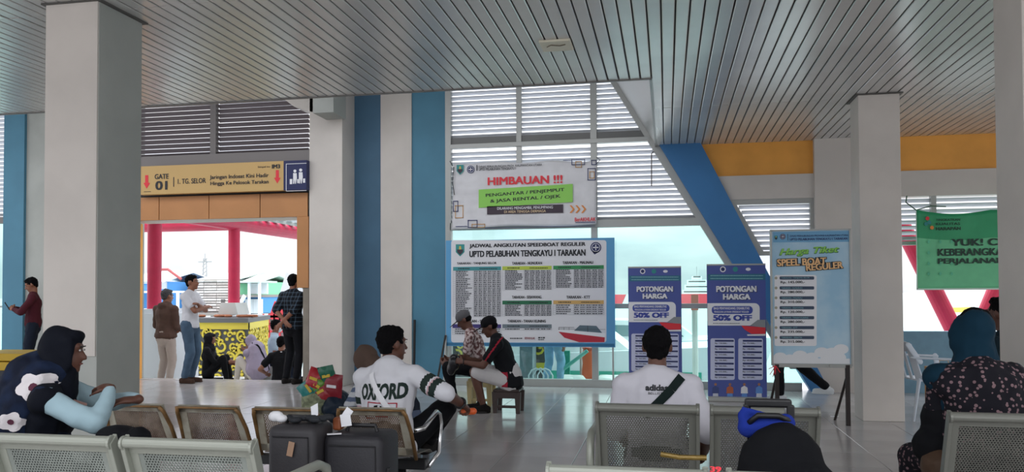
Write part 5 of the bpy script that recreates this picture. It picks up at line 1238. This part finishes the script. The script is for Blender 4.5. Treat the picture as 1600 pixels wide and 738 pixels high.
# bent over person behind the white OXFORD shirt
gb = [cloth('blue_grey_top', '#59647c'), cloth('grey_stripe', '#b9bcc0')]
t, J = person('person in brown headscarf and blue grey striped top bent over, half hidden', spot(632, 6.2), R_(70), kind='sit', H=1.55, hip_z=.38, lean=.72, head=(0, -.5, 0), hl=(-.1, .42, .4), hr=(.1, .42, .4), pl=(-.6, .3, -1), top=gb, sleeve='long', bottom=navy_t, hair='hijab', hairm=cloth('brown_scarf', '#5b4a41'))
recolor(child(t, 'shirt'), lambda c: 1 if (c.y > .1 and .5 < (c.z*14 % 1)) and c.z < .62 else 0)
stool(634, 6.2, .28, 'low grey stool under the bent over person', '#55565a')

# man in the big white shirt
ox = [tee, teed, cloth('stripe_pink', '#c9a9ae')]
t, J = person('young man in white OXFORD t-shirt with striped sleeves, back to camera', spot(604, 4.72), R_(-6), kind='sit', H=1.62, hip_z=.43, lean=.2, side=-.06, twist=-.15, head=(-.45, -.02, 0), neck_fwd=.0, hl=(-.1, .38, .55), hr=(.42, .2, .66), pr=(1, -.2, -.45), fl=(-.12, .42, .085), fr=(.06, .5, .36), kneeR=(1, .1, 1.2), top=ox, sleeve='half', bottom=blk, voxel=.008, build=1.16, hem=.05, sk=skin_d, curl=1.1, palm=(-.2, .4, -.5))
def oxf(c):
    for a, b in ((J['shR'], J['eR']), (J['shL'], J['eL'])):
        d, k_ = segd(c, a, b)
        if abs(c.x) > .16 and d < .1:
            if .38 < k_ < .56 or .64 < k_ < .82: return 1
            if .60 < k_ < .64: return 2
    return 0
recolor(child(t, 'shirt'), oxf)
sh = child(t, 'shirt')
z_ = J['chest'].z
wrap(t, sh, 'lettering', teed, text_shapes('OXFORD', -.165, z_-.035, .165, z_+.075, .11, .0, .02), off=.004)
cr_ = []
def fr_q(x0, z0, x1, z1, w_=.006): return [[(x0, z0), (x1, z0), (x1, z0+w_), (x0, z0+w_)], [(x0, z1-w_), (x1, z1-w_), (x1, z1), (x0, z1)], [(x0, z0), (x0+w_, z0), (x0+w_, z1), (x0, z1)], [(x1-w_, z0), (x1, z0), (x1, z1), (x1-w_, z1)]]
wrap(t, sh, 'red_print', cloth('print_crimson', '#a5283a'), fr_q(-.1, z_-.15, .1, z_-.05)+[[(-.03, z_-.14), (.05, z_-.14), (.05, z_-.105), (-.03, z_-.105)]], off=.004)
wrap(t, sh, 'black_print', blk, [[(-.05, z_-.1), (-.02, z_-.1), (-.02, z_-.065), (-.045, z_-.07)], [(.02, z_-.1), (.05, z_-.1), (.045, z_-.07), (.02, z_-.065)], [(-.006, z_-.1), (.006, z_-.1), (.006, z_-.07), (-.006, z_-.07)], [(.1, z_-.14), (.125, z_-.14), (.115, z_-.1)], [(-.125, z_-.14), (-.1, z_-.14), (-.112, z_-.1)]], off=.004)
ribbon(t, sh, 'bag_strap', cloth('white_strap', '#e3e3e6'), [(-.1, z_+.12), (-.04, z_+.03), (.04, z_-.07), (.12, z_-.17)], .035, off=.009)
wb_ = J['wR']; d = (J['wR']-J['eR']).normalized(); sd = d.cross(V((0, 0, 1))).normalized(); up_ = sd.cross(d)
M().tube([wb_-d*.03+sd*(.033*math.cos(a))+up_*(.03*math.sin(a)) for a in [k_*PI/8 for k_ in range(17)]], .009, 8).build('wristband', black, t, smooth=True)
hw = V(t.location)+Matrix.Rotation(R_(-6), 3, 'Z')@(J['wR']+d*.09+V((0.0, 0.02, -.03)))
m = M().cap(hw-V((.03, 0, 0)), hw+V((.035, 0, .005)), .022, .022); o = m.build('orange_snack', mat('snack_orange', '#e0622a', .4), smooth=True); tag(o, 'orange wrapped snack in the hand of the man in white', 'snack')

# man in the sports t-shirt
t, J = person('man in white t-shirt with dark shoulder strap sitting, back to camera', spot(1025, 4.28), R_(-2), kind='sit', H=1.58, hip_z=.46, lean=.12, head=(.02, -.06, 0), hl=(-.2, .3, .52), hr=(.24, .16, .5), pl=(-.2, -.8, -.3), pr=(.25, -.8, -.3), fl=(-.13, .4, .085), fr=(.14, .4, .085), top=cloth('pale_tee', '#c9c7ce'), sleeve='half', bottom=cloth('green_trousers', '#1e2a2c'), voxel=.008, build=1.06, sk=skin_d, hem=.04)
sh = child(t, 'shirt'); z_ = J['neck'].z
wrap(t, sh, 'lettering', ink, text_shapes('adidas', -.055, z_-.07, .07, z_-.035, .1), off=.004); wrap(t, sh, 'lettering', ink, text_shapes('BELLISTA', -.04, z_-.088, .05, z_-.076, .03), off=.004)
ribbon(t, sh, 'bag_strap', cloth('dark_strap', '#14211f'), [(.13, z_-.0), (.08, z_-.06), (0, z_-.14), (-.06, z_-.2)], .045, off=.008)

# woman at the left
nv = [cloth('navy_floral', '#16223a', col2='#0e1526', vscale=12), cloth('sky_sleeve', '#9fb9c2')]
t, J = person('woman in navy headscarf and floral navy top with pale blue sleeves at left', spot(60, 3.22), R_(-84), kind='sit', H=1.5, hip_z=.53, lean=.16, twist=.5, head=(-.2, -.1, 0), hl=(-.12, .42, .86), hr=(-.04, .33, .92), pr=(.3, 1.0, -.7), pl=(-.6, 1, -.6), fl=(-.1, .42, .085), fr=(.12, .42, .085), palm=(-.3, 0, -1), top=nv, sleeve='long', bottom=navy_t, hair='hijab', hairm=cloth('navy_scarf', '#080c17'), voxel=.009, build=1.1, hem=.05, handdir=((.5, -.6, .0), (-.45, -.85, .05)), sk=skin_d)
recolor(child(t, 'shirt'), lambda c: 1 if (segd(c, J['shR']+(J['eR']-J['shR'])*.25, J['eR'])[0] < .085 or segd(c, J['eR'], J['wR'])[0] < .08 or segd(c, J['shL']+(J['eL']-J['shL'])*.25, J['eL'])[0] < .08 or segd(c, J['eL'], J['wL'])[0] < .08) else 0)
m = M(); m.cap(J['neck']+V((.02, -.02, -.02)), J['P']+V((.04, -.1, .1)), .16, .2, V((1, 0, 0)), .8); m.cap(J['neck']+V((.02, -.05, .03)), J['P']+V((.04, -.22, .2)), .12, .12)
shawl = soft(m, 'shawl', nv[0], t, voxel=.011, smooth=6, noise_amp=.02, nscale=8)
def flower(u, z, r, n=5): return [[(u+r*(.78+.3*abs(math.cos(n*a/2+u*9)))*math.cos(a)*1.15, z+r*(.78+.3*abs(math.cos(n*a/2+u*9)))*math.sin(a)) for a in [k_*2*PI/30 for k_ in range(30)]]]
fw = cloth('flower_white', '#d8d2d3'); fc = cloth('flower_centre', '#5a3040')
fls = [(.1, .95, .06), (.02, .8, .042), (-.1, .78, .036), (.08, .64, .03)]
for u, z, r in fls:
    wrap(t, shawl, 'printed_flower', fw, flower(u, z, r), 'x', .008); wrap(t, shawl, 'printed_flower_centre', fc, [[(u+r*.3*math.cos(a), z+r*.3*math.sin(a)) for a in [k_*PI/4 for k_ in range(8)]]], 'x', .012)
ribbon(t, shawl, 'printed_stem', cloth('stem_rose', '#a5837a'), [(.12, .88), (.17, .87), (.24, .85)], .012, 'x', .008)

# woman in the floral dress at the right
fd = cloth('floral_dress', '#1c1b22'); tr_ = fd.node_tree; bs_ = tr_.nodes['Principled BSDF']; tcn = tr_.nodes.new('ShaderNodeTexCoord')
vo = tr_.nodes.new('ShaderNodeTexVoronoi'); vo.inputs['Scale'].default_value = 42; tr_.links.new(tcn.outputs['Object'], vo.inputs['Vector'])
lt = math_node(tr_, 'LESS_THAN', vo.outputs['Distance'], .33); mxc = tr_.nodes.new('ShaderNodeMix'); mxc.data_type = 'RGBA'
tr_.links.new(lt, mxc.inputs[0]); mxc.inputs[6].default_value = lin('#1a1920'); mxc.inputs[7].default_value = lin('#80676b'); tr_.links.new(mxc.outputs[2], bs_.inputs['Base Color'])
t, J = person('woman in teal headscarf and dark floral dress sitting at right, back to camera', spot(1528, 4.3), R_(12), kind='sit', H=1.6, hip_z=.52, lean=.05, head=(.3, -.1, .25), hl=(-.1, .32, .62), hr=(.2, .3, .62), pl=(-.2, -.6, -1), pr=(.2, -.6, -1), top=fd, sleeve='long', bottom=fd, hair='hijab', hairm=cloth('teal_scarf', '#0a2c3d'), build=1.12, hem=.06, sk=skin_d)
m = M(); m.cap((-.0, -.03, .85), (.05, -.0, .5), .19, .25, V((1, 0, 0)), .8); m.ell((.33, .12, .6), (.18, .22, .2)); m.cap((-.14, -.02, .9), (.14, -.02, .9), .1, .1)
soft(m, 'dress', fd, t, voxel=.012, smooth=6, noise_amp=.015)
m = M(); hd = J['hd']; m.ell(hd+J['up']*.09-J['fwd']*.02, (.07, .07, .05)); soft(m, 'hair', hair_m, t, voxel=.009, smooth=2, noise_amp=.008, nscale=30)
m = M(); m.ell((-.0, 0, 0), (1, 1, 1))
# dark person half behind the last column
t, J = person('person in dark clothes mostly hidden behind the right edge column', spot(1573, 6.2), R_(40), kind='sit', H=1.7, hip_z=.54, head=(0, -.05, 0), top=cloth('teal_black', '#10222b'), sleeve='long', bottom=blk, sk=skin_d)
def plastic_chair(loc, rz, lb, grp):
    t = thing('plastic_chair', lb, 'chair', loc, rz, grp, world=False); pw = mat('chair_white', '#c9d2dc', .4)
    m = M(); m.box((-.23, -.2, .41), (.23, .24, .43)); m.build('seat', pw, t, bevel=.01)
    m = M(); n = 10
    for i in range(n):
        a0, a1 = -1+2*i/n, -1+2*(i+1)/n
        if i in (2, 4, 5, 7): z0_, z1_ = .72, .8
        else: z0_, z1_ = .43, .8
        y = lambda a, z: -.2-.12*(z-.43)/.4+.05*a*a
        for za, zb_ in ((z0_, z1_),): m.add([(a0*.22, y(a0, za), za), (a1*.22, y(a1, za), za), (a1*.2, y(a1, zb_), zb_+.04*(1-a1*a1)), (a0*.2, y(a0, zb_), zb_+.04*(1-a0*a0)), (a0*.22, y(a0, za)-.012, za), (a1*.22, y(a1, za)-.012, za), (a1*.2, y(a1, zb_)-.012, zb_+.04*(1-a1*a1)), (a0*.2, y(a0, zb_)-.012, zb_+.04*(1-a0*a0))], [(0,1,2,3),(7,6,5,4),(0,4,5,1),(3,2,6,7),(0,3,7,4),(1,5,6,2)])
    m.build('backrest', pw, t)
    for s_ in (-1, 1):
        m = M(); m.cap((s_*.24, -.26, .66), (s_*.27, .22, .64), .035, .035, V((1, 0, 0)), .35); m.cap((s_*.27, .22, .64), (s_*.25, .25, .43), .03, .028, V((0, 1, 0)), .4); m.cap((s_*.21, -.3, .79), (s_*.25, -.2, .62), .03, .03, V((0, 1, 0)), .4); m.build('armrest', pw, t, smooth=True)
        M().cap((s_*.24, .23, .42), (s_*.27, .29, .01), .028, .018, V((1, 0, 0)), .6).build('leg', pw, t, smooth=True)
        M().cap((s_*.22, -.2, .42), (s_*.26, -.28, .01), .028, .018, V((1, 0, 0)), .6).build('leg', pw, t, smooth=True)
    return t
q = spot(1448, 9.3)
plastic_chair(q, R_(-80), 'white plastic armchair right of the white column, facing right', 'white plastic armchairs')
plastic_chair(spot(1573, 6.15), R_(40), 'white plastic armchair hidden under the person in dark clothes', 'white plastic armchairs')
# bags and small things
def bagshape(name, lb, cat, prims, mt, vox=.012, amp=.012, parts=None):
    m = M()
    for p in prims: m.ell(*p) if len(p) == 2 else m.cap(*p)
    o = soft(m, name, mt, None, voxel=vox, smooth=4, noise_amp=amp); tag(o, lb, cat); return o
c = at(1458, 650, 4.35)
bagshape('shoulder_bag', 'black cloth bag beside the woman in floral dress', 'bag', [((c.x+.03, 4.35, .7), (.09, .1, .13)), ((c.x-.02, 4.32, .58), (.09, .1, .1))], blk)
bagshape('brown_bag', 'rounded brown bag below the black bag on bench at right', 'bag', [((c.x-.0, 4.25, .5), (.09, .12, .085))], mat('bag_brown', '#4d3726', .7))
c = at(1452, 580, 5.6)
t = thing('paper_carrier_bag', 'tan paper carrier bag glimpsed behind the woman in floral dress', 'bag', (at(1470, 560, 10).x, 10, 0))
x = at(1474, 560, 10).x; M().box((x-.16, 10, 0), (x+.16, 10.15, .48)).build('bag_body', mat('kraft_paper', '#a87b4a', .7), t); M().tube([(x-.06, 10, .48), (x-.04, 10, .56), (x+.05, 10, .56), (x+.06, 10, .48)], .006, 6).build('bag_handle', mat('cord_tan', '#c9a878'), t)
t = thing('backpack', 'black domed backpack leaning on the trolley case, front right', 'backpack', (.7, 3.0, 0))
px_ = at(1218, 700, 3.0).x; zt_ = at(1218, 656, 3.0).z
m = M(); m.cap((px_, 3.0, .5), (px_+.01, 3.02, zt_-.16), .2, .15, V((1, 0, 0)), .6); m.ell((px_+.03, 2.98, .62), (.2, .12, .16)); m.cap((px_-.1, 3.0, .45), (px_+.1, 3.0, .4), .12, .12)
soft(m, 'bag_body', cloth('backpack_black', '#0d0e12'), t, voxel=.012, smooth=5, noise_amp=.012)
bl_ = cloth('royal_blue', '#1a2f86'); m = M(); m.cap((px_-.11, 3.06, zt_-.04), (px_+.03, 3.06, zt_-.02), .035, .035); m.cap((px_-.12, 3.06, zt_+.0), (px_-.1, 3.06, zt_-.05), .025, .03); m.cap((px_-.12, 3.05, zt_+.03), (px_-.02, 3.05, zt_+.0), .012, .014)
soft(m, 'blue_top', bl_, t, voxel=.009, smooth=3, noise_amp=.01)
M().tube([(px_-.1, 3.04, zt_-.02), (px_-.07, 3.02, zt_+.01), (px_, 3.02, zt_+.01), (px_+.04, 3.04, zt_-.01)], .011, 8).build('grab_handle', black, t, smooth=True)
c = at(190, 680, 3.1)
bagshape('black_jacket', 'black jacket heaped on the front left bench seat', 'jacket', [((c.x-.02, 3.12, .74), (.12, .09, .045)), ((c.x+.08, 3.1, .66), (.06, .08, .13)), ((c.x-.03, 3.1, .6), (.1, .1, .14)), ((c.x-.05, 3.1, .5), (.15, .12, .09))], blk)
o = M().tube([at(1032, 710, 2.5), at(1062, 715, 2.5), at(1104, 716, 2.5)], .008, 8).build('golden_wrapper', mat('wrapper_gold', '#6b5622', .35, .4, bump=.6, bscale=40)); tag(o, 'long dull golden packet lying on the front seat back', 'packet')
# snack packs in a heap by the gate
sn = [('#b3242f', 492, 592, .11, .3, 'bright red snack packet at top of the heap'), ('#1f6b52', 512, 588, .11, -.2, 'dark green snack packet right of the red one'), ('#2f8a86', 484, 607, .12, .9, 'teal snack packet sticking out at left of heap'), ('#8c1d2c', 520, 604, .13, .1, 'dark red snack packet with white lettering'), ('#a32b35', 503, 612, .1, -.5, 'red snack packet in the middle of the heap'), ('#6e9a3a', 497, 603, .09, .5, 'small lime green snack packet in the heap')]
t = thing('shopping_sack', 'clear and dark plastic sacks under the heap of snack packets', 'bag', (at(500, 640, 7.9).x, 7.95, 0))
c = at(500, 640, 7.9)
m = M(); m.ell((c.x-.08, 7.98, .16), (.17, .17, .17)); m.ell((c.x-.02, 7.95, .26), (.2, .15, .12)); soft(m, 'sack_body', cloth('pale_sack', '#8d9478', var=.3, vscale=20), t, voxel=.014, noise_amp=.02)
m = M(); m.ell((c.x+.16, 7.95, .17), (.16, .16, .18)); soft(m, 'dark_sack', cloth('blue_black_sack', '#1f2b3a', rough=.4), t, voxel=.014, noise_amp=.02)
for col, px_, py_, r, a, lb in sn:
    p = at(px_, py_, 7.85); m_ = mat('foil_'+col[1:], col, .3, bump=.4, bscale=30); tt = thing('snack_packet', lb, 'snack packet', p, 0, 'snack packets heaped by the gate pillar', world=False)
    m = M(); n = 8; rows_ = []
    for i in range(n+1):
        for j in range(n+1):
            u, v_ = i/n*2-1, j/n*2-1; b = .035*(1-u**4)*(1-v_**4)+.006*math.sin(7*u+5*v_); rows_.append((u*r*.8, -b, v_*r))
    k0 = len(rows_); bk_ = [(x, -y+.001, z) for x, y, z in rows_]; fs = []
    for i in range(n):
        for j in range(n): q = i*(n+1)+j; fs += [(q, q+1, q+n+2, q+n+1), (k0+q, k0+q+n+1, k0+q+n+2, k0+q+1)]
    m.add(rows_+bk_, fs); m.xf(Matrix.Rotation(a, 4, 'Y')@Matrix.Rotation(random.uniform(-.3, .3), 4, 'X')); m.build('packet', m_, tt, smooth=True)
    s_ = M(); s_.box((-r*.4, -.042, -.012), (r*.4, -.038, .018)).xf(Matrix.Rotation(a, 4, 'Y')); s_.build('printed_band', pwhite if '8c1d' in col else pm('band_yellow', '#d9b83a'), tt)
# yellow topped counter at far left
xa, xb2 = at(-60, 560, 8.0).x, at(68, 560, 8.0).x; zt_ = at(30, 553, 8.0).z; zm = at(30, 580, 8.0).z
t = thing('counter', 'dark counter with yellow top edge at the far left', 'counter', ((xa+xb2)/2, 8.2, 0))
M().box((xa, 8.02, 0), (xb2-.03, 8.6, zm)).build('body', mat('counter_dark', '#2b2d33', .5), t); M().box((xa, 8.0, zm), (xb2, 8.62, zm+.1)).build('yellow_edge', mat('counter_yellow', '#d3ac2a', .5), t, bevel=.01)
M().box((xa, 8.0, zm+.11), (xb2, 8.62, zt_)).build('top', mat('counter_yellow', '#d3ac2a'), t, bevel=.01); M().box((xa, 8.0, at(10, 627, 8.0).z), (xb2-.15, 8.02, at(10, 623, 8.0).z)).build('white_strip', pwhite, t)
# black pole against the pillar, tape on the floor, scrap of paper
o = M().tube([at(647, 570, YW-.14), at(648, 500, YW-.1)], .02, 8).build('black_pole', black); o.location.z = 0; tag(o, 'thin black bar fixed upright on edge of white pillar', 'bar')
o = M().box((at(1318, 648, 8.8).x-.05, 9.2, 0), (at(1318, 648, 8.8).x+.03, 9.22, .006)).build('paper_scrap', pwhite); tag(o, 'small white paper scrap on the floor left of the column', 'paper')
bpy.data.scenes.remove(TS_); bpy.data.batch_remove(JUNK)
